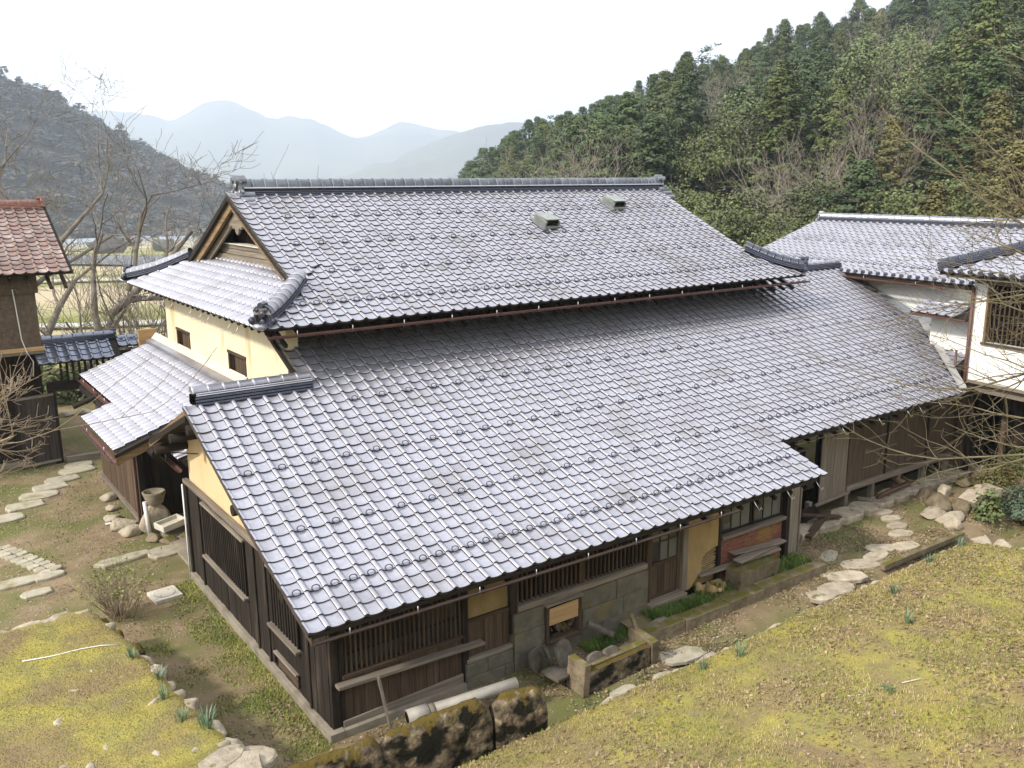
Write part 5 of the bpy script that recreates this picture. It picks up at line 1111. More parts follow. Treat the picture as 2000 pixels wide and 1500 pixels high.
CED = [conifer(11+i, 12.5, 3.3, NEEDLE if i % 2 else NEEDLE_B, tip=1.7+.3*(i % 3), full=1.0+.1*(i % 2), nclump=130, per=85) for i in range(5)]
CYP = [conifer(31+i, 11, 3.7, NEEDLE_B if i != 1 else NEEDLE, tip=2.4+.4*i, full=1.12, nclump=130, per=85, lean=.8) for i in range(4)]
BRN = [conifer(51+i, 11, 2.6, NEEDLE_Y, tip=1.6, nclump=100, per=80) for i in range(2)]
PIN = [broad(61+i, 14, 3.2, PINE, nclump=34, per=30, zc=.72, sz=.42) for i in range(2)]
BRO = [broad(71+i, 9, 3.2, BROAD, nclump=110, per=44, sz=.28) for i in range(3)]
BMB = [broad(81+i, 9, 2.6, BAMBOO, nclump=90, per=40, zc=.6, sz=.30) for i in range(3)]
BARE = [bare(91+i, [((0, 0, -1), (rnd_, .1, 1), 5.5, .16) for rnd_ in ((0,), (-.25, .3), (-.4, .1, .45))[i]], 3, BARK_P, kids=(3, 5), minr=.012, spread=.62, upb=.25) for i in range(3)]
LABS = {'ced': ('tall dark green cedar in the hillside forest', 'tree', 'cedars on the hillside'), 'cyp': ('dense rounded cypress in the hillside forest', 'tree', 'cypresses on the hillside'),
        'brn': ('brownish conifer among the greener trees', 'tree', 'brownish conifers on the slope'), 'pin': ('open crowned pine standing out on the hill crest', 'tree', 'pines on the crest'),
        'bro': ('leafy evergreen bush at the foot of the forest', 'bush', 'evergreens at the forest foot'), 'bmb': ('pale green bamboo clump on the slope', 'bamboo', 'bamboo clumps on the slope'),
        'bar': ('bare grey tree among the evergreens on the slope', 'tree', 'bare trees on the slope')}
KIND = {'ced': CED, 'cyp': CYP, 'brn': BRN, 'pin': PIN, 'bro': BRO, 'bmb': BMB}
NAMES = {'ced': 'cedar_tree', 'cyp': 'cypress_tree', 'brn': 'conifer_tree', 'pin': 'pine_tree', 'bro': 'evergreen_bush', 'bmb': 'bamboo_clump', 'bar': 'bare_tree'}
prnd = random.Random(5)
def plant(kind, az, r, s=1.0, sz=1.0, label=None, sink=.4):
    x, y = -3.7+r*math.sin(R(az)), -9.5+r*math.cos(R(az)); z = terr(x, y)-sink
    L = LABS[kind]
    if label is None and kind in ('ced', 'cyp', 'bar', 'brn'): label = L[0] + (', on the crest' if r > 195 else ', high on the slope' if r > 150 else ', halfway up the slope' if r > 112 else ', low on the slope')
    if kind == 'bar':
        t = thing('bare_tree', (x, y, z), label or L[0], L[1], L[2]); obj('branches', BARE[prnd.randrange(3)], t, Matrix.Translation((x, y, z)) @ Matrix.Rotation(prnd.uniform(0, 6.28), 4, 'Z') @ Matrix.Diagonal((s, s, s*sz, 1))); return t
    c, tr_ = KIND[kind][prnd.randrange(len(KIND[kind]))]
    return tree(NAMES[kind], Vector((x, y, z)), c, tr_, label or L[0], L[1], L[2], s, prnd.uniform(0, 6.28), sz)
r = 78.0
while r < 236:
    step = max(4.6, r*.034); az = 31.5 + prnd.random()*2
    while az < 68:
        rr_ = r + prnd.uniform(-.4, .4)*step; a_ = az
        low = r < 105; lo_az = np.interp(r, [78, 120, 236], [40, 36, 31])
        if a_ > lo_az:
            u = prnd.random(); mid = noise.noise(Vector((a_*.13, r*.02, 0)))
            if 47 < a_ < 60 and r < 135 and mid > -.25:
                kind = 'bar' if u < .50 else ('bmb' if u < .76 else ('bro' if u < .88 else 'cyp'))
            elif low and a_ < 47: kind = 'cyp' if u < .45 else ('ced' if u < .7 else 'bar')
            elif r > 210 and u < .12: kind = 'pin'
            else: kind = 'ced' if u < .42+.3*mid else ('cyp' if u < .93 else ('brn' if u < .96 else 'bar'))
            plant(kind, a_, rr_, prnd.uniform(.8, 1.22)*(1.0 if kind != 'bmb' else 1.15), prnd.uniform(.9, 1.15))
        az += math.degrees(step*prnd.uniform(.85, 1.2)/r)*1.08
    r += step*1.12
# trees and bushes just behind the roofs
for k, (a, r, s) in enumerate(((47.2, 54, .80), (48.6, 50, .78), (50.0, 52, .85), (51.2, 47, .70), (48.0, 44, .55), (49.8, 43, .5), (52.6, 50, .7), (45.9, 60, .8), (54.0, 56, .8), (56.5, 55, .8), (59, 54, .8), (61.5, 52, .85), (64.3, 50, .95))):
    plant('bro' if k < 9 else ('cyp', 'bro', 'bro', 'brn')[k-9], a, r, s, 1.0, label='glossy yellow green bush growing between the two roofs' if k < 9 else None)
for a, r, s in ((60.5, 45, .85), (66.5, 44, .95), (63.2, 62, 1.0), (58, 64, .9)): plant('brn', a, r, s)
for k, (a, r, s) in enumerate(((35.6, 75, .95), (36.6, 66, .95), (37.9, 62, .9), (38.8, 70, 1.1), (39.8, 63, .95), (41.2, 66, .9), (42.6, 72, 1.0), (51.5, 66, .9), (53, 62, .85), (55, 70, 1.0), (57.5, 66, .95))): plant('bar', a, r, s, label='pale bare young tree rising behind the ridge' if k < 7 else 'pale bare tree behind the storehouse roof')
# saplings whose tips clear the main ridge
SAP = bare(201, [((0, 0, 0), (.05, 0, 1), 4.7, .022), ((.3, .2, 0), (-.1, .1, 1), 4.0, .02)], 1, BARK_D, kids=(2, 4), minr=.006, upb=.5, spread=.35, wig=.05)
for k, (a, r, s) in enumerate(((17.7, 30, 1.02), (18.3, 28, 1.08), (19.3, 30, 1.0), (20.2, 31, 1.10), (20.9, 30, 1.0), (22.4, 31, 1.14), (23.4, 31, .98))):
    x, y = -3.7+r*math.sin(R(a)), -9.5+r*math.cos(R(a)); z = terr(x, y)
    t = thing('bare_sapling', (x, y, z), 'thin leafless sapling whose tip clears the main ridge', 'tree', 'saplings behind the ridge'); obj('branches', SAP, t, Matrix.Translation((x, y, z)) @ Matrix.Rotation(k*1.3, 4, 'Z') @ Matrix.Diagonal((s, s, s, 1)))
# big bare trees behind the barn and the gate
def big(name, seed, base, limbs, label, lev=4, m=None, k=.74, **kw):
    limbs = [(p, d, L*(k if i else .9), r*.85) for i, (p, d, L, r) in enumerate(limbs)]
    t = thing(name, base, label, 'tree'); obj('branches', bare(seed, [(tuple(Vector(base)+Vector(p)), d, L, r) for p, d, L, r in limbs], lev, m or BARK, **kw), t); return t
big('bare_tree', 3, (1.0, 31, -1.0), [((0, 0, -1), (0, 0, 1), 7.0, .30), ((0, 0, 5.0), (-.5, .1, .8), 5.5, .17), ((0, 0, 5.2), (.85, -.2, .40), 6.2, .17), ((.05, 0, 5.8), (.1, .1, 1), 5.5, .16), ((.1, 0, 4.4), (.7, .2, .6), 5.5, .13)], 'tall bare tree with spreading limbs behind the red barn roof', minr=.009, kids=(2, 3), spread=.68)
big('bare_tree', 8, (1.1, 26.5, -1.4), [((0, 0, 0), (.45, 0, .8), 5.5, .30), ((2.2, 0, 4.2), (.75, .1, .55), 6.0, .20), ((2.5, 0, 4.6), (1, .0, .10), 5.5, .15), ((1.7, 0, 3.4), (-.1, .1, 1), 5.5, .17), ((2.9, .1, 5.0), (.45, .1, .8), 5.2, .13), ((.4, 0, 1.0), (.95, .1, .1), 5.0, .16), ((0.2, 0, .6), (-.2, 0, 1), 5, .14)], 'leaning bare tree forking over the gate', minr=.009, kids=(2, 3), spread=.66)
big('bare_tree', 15, (3.9, 25.5, -1.6), [((.2*i-.5, .2*(i % 2), 0), (.18*i-.45, 0, 1), random.Random(i).uniform(4.2, 5.6), .11) for i in range(6)], 'bushy many stemmed bare tree beside the cream gable wall', minr=.009, kids=(3, 4), lev=3, spread=.5, upb=.3)
big('bare_tree', 19, (5.9, 30.5, -1.9), [((.3*i-.6, .2*(i % 2), 0), (.15*i-.3, 0, 1), 5.2, .09) for i in range(5)], 'slim bare trees clustered beyond the hip roof', minr=.009, kids=(3, 4), lev=3, spread=.45, upb=.4)
big('bare_tree', 23, (-1.6, 38, -1.2), [((0, 0, 0), (0, 0, 1), 6.5, .22), ((0, 0, 4.5), (-.5, 0, .8), 5, .13), ((0, 0, 4.8), (.5, 0, .8), 5, .13)], 'bare tree rising at the far side of the barn', minr=.012, kids=(3, 4))
# twigs reaching into view from trees just outside it
def reach(name, seed, label, base, trunk_top, tips, r0, m, lev=2, minr=.0035, away=(1, 0, 0)):
    rnd = random.Random(seed); t = thing(name, base, label, 'tree'); V = []; F = []
    b0, b1 = Vector(base)-Vector((0, 0, .3)), Vector(trunk_top); TP = []
    for i in range(9):
        f = i/8; TP.append(b0+(b1-b0)*f + Vector((rnd.gauss(0, .05), rnd.gauss(0, .05), 0))*(1 if 0 < i < 8 else 0))
    for i in range(8): stick(V, F, TP[i], TP[i+1], r0*(4.2-.36*i), r0*(4.2-.36*(i+1)), 8)
    aw = Vector(away).normalized()
    for i in range(9):                     # the crown on the far side from the house
        o = TP[rnd.randint(4, 8)]; grow(V, F, rnd, o, aw + Vector((rnd.gauss(0, .5), rnd.gauss(0, .5), rnd.uniform(.1, .9))), rnd.uniform(1.2, 2.0), r0*rnd.uniform(.7, 1.1), 1, 3, .6, .2, .004, (2, 3), 5, .12)
    for (sx, sy, sz), e_, r in tips:       # limbs that carry the branches in view
        A = Vector((sx, sy, sz)); o = min(TP[2:], key=lambda p: abs(p.z-(sz-.7))); md = o*.5+A*.5+Vector((rnd.gauss(0, .05), rnd.gauss(0, .05), -.08))
        stick(V, F, o, md, r*1.7, r*1.35, 6); stick(V, F, md, A, r*1.35, r, 6)
    for (sx, sy, sz), (ex, ey, ez), r in tips:
        A, B = Vector((sx, sy, sz)), Vector((ex, ey, ez)); n = 9; pts = []
        bend = Vector((rnd.gauss(0, .12), rnd.gauss(0, .12), rnd.uniform(-.25, .12)))*(B-A).length
        for i in range(n+1):
            f = i/n; pts.append(A+(B-A)*f + bend*math.sin(math.pi*f)*.6 + Vector((rnd.gauss(0, .012), rnd.gauss(0, .012), rnd.gauss(0, .012)))*(B-A).length*.5)
        for i in range(n):
            stick(V, F, pts[i], pts[i+1], max(minr, r*(1-i/n*.85)), max(minr, r*(1-(i+1)/n*.85)), 4)
            if i > 0:
                for c in range(2 if rnd.random() < .6 else 1):
                    d = (pts[i+1]-pts[i]).normalized(); s = Vector((rnd.gauss(0, 1), rnd.gauss(0, 1), rnd.gauss(.15, .8))); s = (s-d*s.dot(d)).normalized()
                    grow(V, F, rnd, pts[i], d*.72+s*.6, (B-A).length*rnd.uniform(.16, .38)*(1.15-.6*i/n), max(minr, r*(1-i/n)*.55), 1, lev, .7, .1, minr, (1, 3), 4, .13)
    obj('branches', mesh('branches', V, F, m, True), t); return t
RT = [((4.98, -6.07, 6.25), (4.95, -4.21, 6.69)), ((5.36, -5.88, 6.48), (5.13, -3.87, 5.87)), ((5.35, -5.81, 6.76), (5.2, -3.8, 8.21)), ((5.18, -5.84, 7.14), (5.17, -4.2, 8.43)), ((5.5, -5.59, 7.69), (5.66, -4.3, 8.95)), ((5.69, -5.86, 5.87), (5.04, -3.09, 5.48)), ((4.75, -6.24, 5.29), (4.72, -4.43, 5.28)), ((4.9, -6.21, 5.07), (4.59, -4.0, 4.88)), ((4.44, -6.29, 5.26), (4.47, -5.04, 4.55)), ((4.63, -6.26, 6.22), (4.73, -4.71, 6.43)), ((4.92, -6.02, 6.88), (5.07, -4.56, 7.56)), ((4.47, -6.28, 6.58), (4.67, -4.94, 7.04)), ((4.64, -6.28, 5.68), (4.74, -4.63, 6.0)), ((4.99, -5.89, 7.32), (5.29, -4.76, 7.95)), ((5.13, -6.06, 5.86), (5.28, -4.79, 5.21)), ((4.54, -6.4, 4.72), (4.91, -5.25, 4.78)), ((4.55, -6.2, 6.65), (4.86, -5.36, 5.84)), ((5.25, -5.76, 7.54), (5.7, -4.88, 6.84))]
LT = [((-3.35, -0.35, 5.06), (-2.38, 0.0, 5.73)), ((-3.33, -0.23, 5.12), (-2.42, 0.01, 5.24)), ((-3.29, -0.41, 5.25), (-2.6, -0.22, 5.06)), ((-3.39, -0.7, 4.92), (-2.75, -0.44, 4.97)), ((-3.23, 0.04, 5.44), (-2.58, 0.32, 5.62)), ((-3.32, -0.48, 5.37), (-2.71, -0.19, 5.6)), ((-3.24, 0.12, 5.32), (-2.51, 0.29, 5.01))]
reach('maple_tree', 4, 'bare olive twigged maple reaching in front of the white gallery room', (5.6, -6.5, bank_z(5.6, -6.5)), (5.2, -6.1, 6.6), [(a, b, .011+.003*(k % 3)) for k, (a, b) in enumerate(RT)], .02, TWIG, minr=.0024, away=(.85, -.55, .2))
reach('plum_tree', 9, 'bare brown twigged tree reaching in front of the gate door', (-4.2, .1, .9), (-3.6, -.1, 5.2), [(a, b, .012) for a, b in LT], .02, TWIG_B, lev=2, minr=.003, away=(-.9, -.2, .2))
# leafing shrub by the lane
shr = thing('flowering_shrub', (-1.0, 6.3, 0), 'brown stemmed shrub with sparse new yellow green leaves by the lane', 'shrub')
rnd = random.Random(2); V = []; F = []; tipP = []
for i in range(70):
    a = rnd.uniform(0, 6.28); q = rnd.uniform(0, .26); b = Vector((-1.0+q*math.cos(a), 6.3+q*math.sin(a), .05)); d = Vector((math.cos(a)*rnd.uniform(.1, .75), math.sin(a)*rnd.uniform(.1, .75), 1)).normalized(); L = rnd.uniform(.6, 1.15); p = b
    for k in range(4):
        d = (d+Vector((rnd.gauss(0, .09), rnd.gauss(0, .09), .02))).normalized(); n2 = p+d*L/4; stick(V, F, p, n2, .008*(1-k*.2), .008*(1-(k+1)*.2), 3); p = n2
        if k > 0:
            for j in range(3):
                e = p+Vector((rnd.gauss(0, .09), rnd.gauss(0, .09), rnd.uniform(.0, .12))); stick(V, F, p, e, .003, .002, 3); tipP.append(e); tipP.append(p)
obj('stems', mesh('stems', V, F, TWIG_B, True), shr)
tp_ = np.array([tuple(p) for p in tipP]); r_ = np.random.default_rng(3); tp_ = tp_[::2]+r_.normal(size=(len(tp_[::2]), 3))*.03
v, f = quads(tp_, r_.normal(size=tp_.shape)+np.array([0, 0, .6]), r_.uniform(.02, .045, len(tp_)), r_); SHL = mat('new_leaves', [(0.17, 0.20, 0.04), (0.29, 0.31, 0.08)], (3, 3, 3), .6, 0, vary=.3)
obj('leaves', mesh('leaves', v, f, SHL), shr)
# low leafy plants
def bush(name, loc, rx, rz, n, size, m, label, group=None, seed=0, cat='shrub'):
    r_ = np.random.default_rng(seed); p = r_.normal(size=(n, 3)); p /= np.linalg.norm(p, axis=1, keepdims=True); p[:, 2] = np.abs(p[:, 2]); k = (r_.random(n)**.35)[:, None]
    P = p*k*np.array([rx, rx, rz])*(1+.18*np.sin(p[:, :1]*7+seed)) + np.array(loc); v, f = quads(P, p+r_.normal(size=(n, 3))*.5+np.array([0, 0, .4]), r_.uniform(.6, 1.3, n)*size, r_)
    t = thing(name, tuple(loc), label, cat, group); obj('foliage', mesh('foliage', v, f, m), t)
    V = []; F = []
    for i in range(7): a = i*.9; stick(V, F, Vector(loc)-Vector((0, 0, .1)), Vector(loc)+Vector((rx*.6*math.cos(a), rx*.6*math.sin(a), rz*.75)), .02, .006, 4)
    obj('stems', mesh('stems', V, F, BARK_D, True), t)
bush('clipped_shrub', (18.0, .55, .15), .50, .55, 2600, .05, NEEDLE_Y, 'small rounded dark shrub among the garden rocks', seed=1)
bush('clipped_shrub', (19.6, .75, .15), .55, .70, 2600, .05, NEEDLE, 'rounded green shrub against the brown plank wall', seed=2)
bush('broadleaf_shrub', (15.9, -.35, .05), .32, .72, 420, .085, BAMBOO, 'light green broad leaved shrub beside the ditch end', seed=3)
bush('pine_shrub', (17.0, -.7, .0), .62, .65, 2600, .06, PINE, 'grey green needled shrub behind the ditch end', seed=4)
bush('evergreen_hedge', (1.2, 25.2, 0), 1.1, 1.6, 1900, .12, BROAD, 'dark evergreen seen through the open gate', seed=5)
bush('evergreen_hedge', (2.9, 24.6, 0), 1.1, 1.2, 1900, .12, WEED, 'fresh green bush seen through the gate beside the porch', seed=6)
bush('evergreen_hedge', (-.3, 25.8, 0), 1.1, 1.8, 1500, .12, BROAD, 'leafy evergreen behind the barn side of the gate', seed=7)
ge = thing('stone_edge_beyond_gate', (1, 22.6, 0), 'line of pale edging stones beyond the open gate', 'kerb')
for i in range(7): rock('stone', STONE, (-.3+.55*i, 22.6+.05*(i % 2), .06), (.26, .16, .14), i % 7, ge, rz=0)
tag(piece('gate_sill', GREY_X, (-.1, 16.95, .0), (1.65, 17.15, .14)), 'worn wooden sill across the gate opening', 'sill')
def daff(x, y, z, k, label, group, s=1.0):
    r_ = random.Random(k); V = []; F = []
    for i in range(26):
        a = r_.uniform(0, 6.28); q = r_.uniform(0, .07)*s; b = Vector((x+q*math.cos(a), y+q*math.sin(a), z-.02)); d = Vector((math.cos(a)*r_.uniform(.05, .5), math.sin(a)*r_.uniform(.05, .5), 1)).normalized(); L = r_.uniform(.12, .26)*s; w = Vector((-math.sin(a), math.cos(a), 0))*.007*s
        n0 = len(V); m_ = b+d*L*.6; e = m_+(d+Vector((math.cos(a)*.35, math.sin(a)*.35, -.1))).normalized()*L*.4
        V += [b-w, b+w, m_+w*.9, m_-w*.9, e]; F += [(n0, n0+1, n0+2, n0+3), (n0+3, n0+2, n0+4)]
    t = obj('daffodil_clump', mesh('daffodil_clump', V, F, DAFF)); tag(t, label, 'plant', group)
for k, (x, y) in enumerate(((-1.10, .75), (-1.32, 1.05), (-1.38, 1.7), (-1.28, 2.3), (-1.45, 3.0))): daff(x, y, left_z(x, y), k, 'blue green daffodil shoots at the stone edge of the terrace', 'daffodils on the terrace', 1.2 if k == 0 else .95)
for k, (x, y) in enumerate(((6.3, -1.45), (13.2, -1.15), (12.0, -1.2), (10.0, -1.7), (8.9, -2.6), (5.6, -1.35))): daff(x, y, bank_z(x, y), 20+k, 'grey green daffodil shoots in the moss of the bank', 'daffodils on the bank', 1.1)
tag(loft('rosette_weed', WEED, circ(.02, 5), [(6.55, -3.72, bank_z(6.55, -3.72)), (6.56, -3.72, bank_z(6.55, -3.72)+.03)]), 'pale green rosette weed on the bank', 'plant')
v_ = bpy.data.objects['rosette_weed']; V = []; F = []
for i in range(16):
    a = i*.785; L = .07+.03*(i % 3); c, s_ = math.cos(a), math.sin(a); z = bank_z(6.55, -3.72)+.03+.02*(i > 7); n0 = len(V)
    V += [(6.55, -3.72, z), (6.55+L*.6*c-.02*s_, -3.72+L*.6*s_+.02*c, z+.03), (6.55+L*c, -3.72+L*s_, z+.015), (6.55+L*.6*c+.02*s_, -3.72+L*.6*s_-.02*c, z+.03)]; F.append((n0, n0+1, n0+2, n0+3))
v_.data = mesh('rosette_weed', V, F, BAMBOO)

# ------------------------------------------------------------------ ground cover
def blades(name, pts, hgt, wid, m, seed):
    """thin upright blades at pts (n,3)"""
    r_ = np.random.default_rng(seed); n = len(pts); a = r_.uniform(0, 6.283, n); h_ = r_.uniform(.5, 1.3, n)*hgt; w_ = r_.uniform(.6, 1.4, n)*wid
    D = np.stack([np.cos(a), np.sin(a), np.zeros(n)], 1); T = np.stack([np.cos(a+1.9)*.55, np.sin(a+1.9)*.55, np.ones(n)], 1)
    V = np.stack([pts-D*w_[:, None], pts+D*w_[:, None], pts+T*h_[:, None]], 1).reshape(-1, 3)
    o = obj(name, mesh(name, V, np.arange(3*n).reshape(-1, 3), m)); return tag(o, kind='stuff')
def scatter(n, x0, x1, y0, y1, fz, ok, seed, dens=None):
    r_ = np.random.default_rng(seed); out = []
    while len(out) < n:
        x, y = r_.uniform(x0, x1), r_.uniform(y0, y1)
        if not ok(x, y): continue
        if dens is not None and r_.random() > dens(x, y): continue
        out.append((x, y, fz(x, y)))
    return np.array(out)
bok = lambda x, y: y < bank_edge(x)-.04 and x < 13.8 and not (x < 2.9 and y > -1.06)
tok = lambda x, y: x < terr_edge(y)-.08 and y < 4.95
pn1 = lambda x, y: max(0.03, min(1, .45+1.3*noise.noise(Vector((x*.9, y*.9, 7)))))
pn2 = lambda x, y: max(0.02, min(1, .25+1.6*noise.noise(Vector((x*1.3, y*1.3, 17)))))
def tag_s(o, lab, cat): tag(o, lab, cat); return o
tag_s(blades('bank_grass', scatter(52000, .5, 14, -6.4, -.9, bank_z, bok, 1, pn1), .040, .0045, GRASS, 1), 'short green grass in the moss of the bank', 'grass')
tag_s(blades('bank_straw', scatter(26000, .5, 14, -6.4, -.9, bank_z, bok, 2, pn2), .045, .004, STRAW, 2), 'dry straw coloured grass on the bank', 'grass')
MB_ = mat('moss_tips', [(0.22, 0.20, 0.06), (0.36, 0.305, 0.09)], (1.2, 1.2, 1.2), .9, 0, vary=.3, spec=.1)
tag_s(blades('bank_moss', scatter(60000, .5, 14, -6.4, -.9, bank_z, bok, 3, lambda x, y: .3+.7*(y > -1.7)), .012, .006, MB_, 3), 'yellow green moss tips on the bank', 'moss')
tag_s(blades('terrace_moss', scatter(42000, -3.9, -.6, -1.2, 5, left_z, tok, 4), .011, .006, MB_, 4), 'yellow green moss tips on the terrace', 'moss')
tag_s(blades('terrace_straw', scatter(7000, -3.9, -.6, -1.2, 5, left_z, tok, 5, pn2), .022, .004, STRAW, 5), 'dry grass on the terrace', 'grass')
def leaves(name, pts, size, m, seed, lab, cat='leaves'):
    r_ = np.random.default_rng(seed); N = r_.normal(size=pts.shape)*.55+np.array([0, 0, 1.0]); P = pts+np.array([0, 0, .012])+r_.uniform(0, .012, (len(pts), 1))*np.array([0, 0, 1])
    v, f = quads(P, N, r_.uniform(.5, 1.4, len(pts))*size, r_, .6); o = obj(name, mesh(name, v, f, m)); tag(o, lab, cat, kind='stuff')
pl = lambda x, y: max(.04, min(1, .22+.9*noise.noise(Vector((x*.8, y*.8, 31)))+.05*max(0, x-4)+.05*max(0, -y-2)))
leaves('bank_leaf_litter', scatter(21000, .5, 14, -6.4, -.95, bank_z, bok, 6, pl), .050, DRY, 6, 'dry brown leaves strewn over the mossy bank')
yok = lambda x, y: not (x > .45 and y > .74 and x < 10.5) and not (y > 2.0 and x > 10) and y > -1.1 and not (x < terr_edge(min(y, 4.9))+.05 and y < 5.1)
py_ = lambda x, y: max(.03, min(1, .25+1.2*noise.noise(Vector((x*.9, y*.9, 41)))+(.3 if y < .2 and x > 1 else 0)-(.25 if x < 0 else 0)))
leaves('path_leaf_litter', scatter(17000, -.9, 17, -1.1, 2.2, yard_z, yok, 7, py_), .050, DRY, 7, 'dry leaves scattered on the path along the wing')
leaves('yard_leaf_litter', scatter(2600, -4, 2, 5, 17, yard_z, lambda x, y: not (x > .4 and y < 10.6), 8, pn2), .045, DRY, 8, 'few dry leaves on the bare courtyard earth')
pw_ = lambda x, y: max(0, min(1, -.12+1.7*noise.noise(Vector((x*1.1, y*1.1, 51)))+(.25 if (x > -.2 and y > .9) else 0)+(.35 if .3 < y < .75 and x > 5.7 else 0)))
WP = scatter(16000, -.95, 14, -.6, 7.3, yard_z, yok, 9, pw_)
tag_s(blades('path_weeds', WP, .026, .008, WEED, 9), 'low green weeds along the wall feet and the path', 'weeds')
tag_s(blades('lane_grass', np.vstack([scatter(9000, -.15, .50, .6, 7.2, yard_z, lambda x, y: True, 21, lambda x, y: max(0, min(1, (x+.2)*1.1+.8*noise.noise(Vector((x*2, y*2, 71)))))), scatter(3500, -1.2, -.2, -.4, 5, yard_z, lambda x, y: x > terr_edge(y)+.12, 22, lambda x, y: max(0, min(1, .1+1.3*noise.noise(Vector((x*2, y*1.5, 81))))))]), .030, .008, GRASS, 21), 'low yellow green grass along the lane beside the gable wall', 'grass')
tag_s(blades('kerb_weeds', np.vstack([scatter(2600, 6.3, 8.6, .33, .72, lambda x, y: .17, lambda x, y: True, 10, pn1), scatter(900, 9.2, 10.5, .33, .75, lambda x, y: .17, lambda x, y: True, 12), scatter(1800, 4.9, 6.4, .40, .70, lambda x, y: .02, lambda x, y: True, 13, pn1)]), .11, .013, WEED, 11), 'leafy weeds behind the stone kerb', 'weeds')
tag_s(blades('yard_grass', scatter(20000, -6, 4, 7, 26, yard_z, lambda x, y: not (x > .4 and y < 16) , 14, lambda x, y: max(0, min(1, -.15+1.8*noise.noise(Vector((x*.6, y*.6, 61)))+(.6 if y > 17 else 0)))), .04, .007, GRASS, 14), 'thin green grass in the courtyard and beyond the gate', 'grass')

def pebbles(name, pts, size, m, seed, lab):
    r_ = np.random.default_rng(seed); O6 = np.array([(1, 0, 0), (0, 1, 0), (-1, 0, 0), (0, -1, 0), (0, 0, .6), (0, 0, -.6)]); F8 = np.array([(0, 1, 4), (1, 2, 4), (2, 3, 4), (3, 0, 4), (1, 0, 5), (2, 1, 5), (3, 2, 5), (0, 3, 5)])
    n = len(pts); V = O6[None]*(1+r_.normal(size=(n, 6, 1))*.3)*(r_.uniform(.4, 1.6, (n, 1, 1))*size); a = r_.uniform(0, 6.28, n); c, q = np.cos(a)[:, None], np.sin(a)[:, None]
    W = np.stack([V[..., 0]*c-V[..., 1]*q, V[..., 0]*q+V[..., 1]*c, V[..., 2]], -1)+pts[:, None]; F = (F8[None]+6*np.arange(n)[:, None, None]).reshape(-1, 3)
    tag(obj(name, mesh(name, W.reshape(-1, 3), F, m)), lab, 'pebbles', kind='stuff')
pebbles('path_pebbles', scatter(7000, -.9, 18, -1.0, 2.0, yard_z, yok, 15, py_), .016, STONE, 15, 'small pebbles on the path along the wing')
pebbles('yard_pebbles', scatter(5000, -5, 2, 5, 17, yard_z, lambda x, y: not (x > .4 and y < 10.6), 16), .016, STONE, 16, 'small pebbles in the bare courtyard')

# ------------------------------------------------------------------ far hills, valley, air
def ridge(name, az0, az1, r0, prof, depth, m, seed, amp, n=150, rows=14, base=-30):
    V = []; F = []
    for i in range(n+1):
        az = az0+(az1-az0)*i/n; hgt = np.interp(az, [p[0] for p in prof], [p[1] for p in prof])
        for j in range(rows+1):
            f = j/rows; r = r0-depth+f*depth*1.6; g = 1-abs(f-.625)/.625 if f < .625 else 1-(f-.625)/.375*.7
            x, y = -3.7+r*math.sin(R(az)), -9.5+r*math.cos(R(az)); q = Vector((x/depth*2.2, y/depth*2.2, seed))
            e = noise.fractal(q, 1.0, 2.1, 5)
            V.append((x, y, base+(hgt-base)*(g**.85) + amp*e*math.sin(math.pi*min(1, g))*.9 + amp*.25*noise.fractal(q*5, 1, 2, 3)*g))
    for i in range(n):
        for j in range(rows): a = i*(rows+1)+j; F.append((a, a+1, a+rows+2, a+rows+1))
    return V, [f[::-1] for f in F]
def el(px, v, r): return (35.316+math.degrees(math.atan((px-1000)/1737.5)), 7.45+(356-v)/1737.5*r*1.0)
HILLM = mat('hill_woods', [(0.045, 0.05, 0.036), (0.10, 0.086, 0.072)], (.03, .03, .03), .95, .6, (.3, .3, .3), vary=0, spec=.05, bdist=2.0)
r0 = 760; prof = [(-40, 150), (-10, 150)] + [el(u, v+8, r0) for u, v in ((0, 150), (60, 178), (120, 190), (200, 232), (300, 290), (380, 325), (440, 348))] + [(20, -25), (24, -32)]
V, F = ridge('wooded_hill', -40, 24, r0, prof, 230, HILLM, 3, 9); hill = obj('wooded_hill', mesh('wooded_hill', V, F, HILLM, True)); tag(hill, kind='structure')
MTM = mat('mountain_woods', [(0.05, 0.06, 0.045), (0.10, 0.10, 0.075)], (.004, .004, .004), .95, 0, vary=0, spec=.05)
r1 = 4300; prof = [(-40, 500)]+[el(u, v, r1) for u, v in ((-300, 250), (100, 245), (230, 226), (290, 228), (360, 241), (400, 226), (430, 213), (470, 208), (505, 216), (545, 234), (590, 234), (630, 234), (680, 258), (730, 268), (790, 246), (850, 250), (900, 262), (1000, 290), (1200, 300))]+[(60, 200)]
V, F = ridge('mountain', -40, 60, r1, prof, 1500, MTM, 5, 75, n=320, rows=24); tag(obj('mountain', mesh('mountain', V, F, MTM, True)), kind='structure')
r2_ = 2900; prof = [(14, -30), el(690, 335, r2_), el(760, 312, r2_), el(830, 285, r2_), el(890, 262, r2_), el(940, 246, r2_), el(990, 242, r2_), el(1060, 240, r2_), el(1200, 230, r2_), (60, 300)]
V, F = ridge('mountain', 14, 60, r2_, prof, 900, MTM, 9, 45, n=260, rows=22); tag(obj('mountain', mesh('mountain', V, F, MTM, True)), kind='structure')
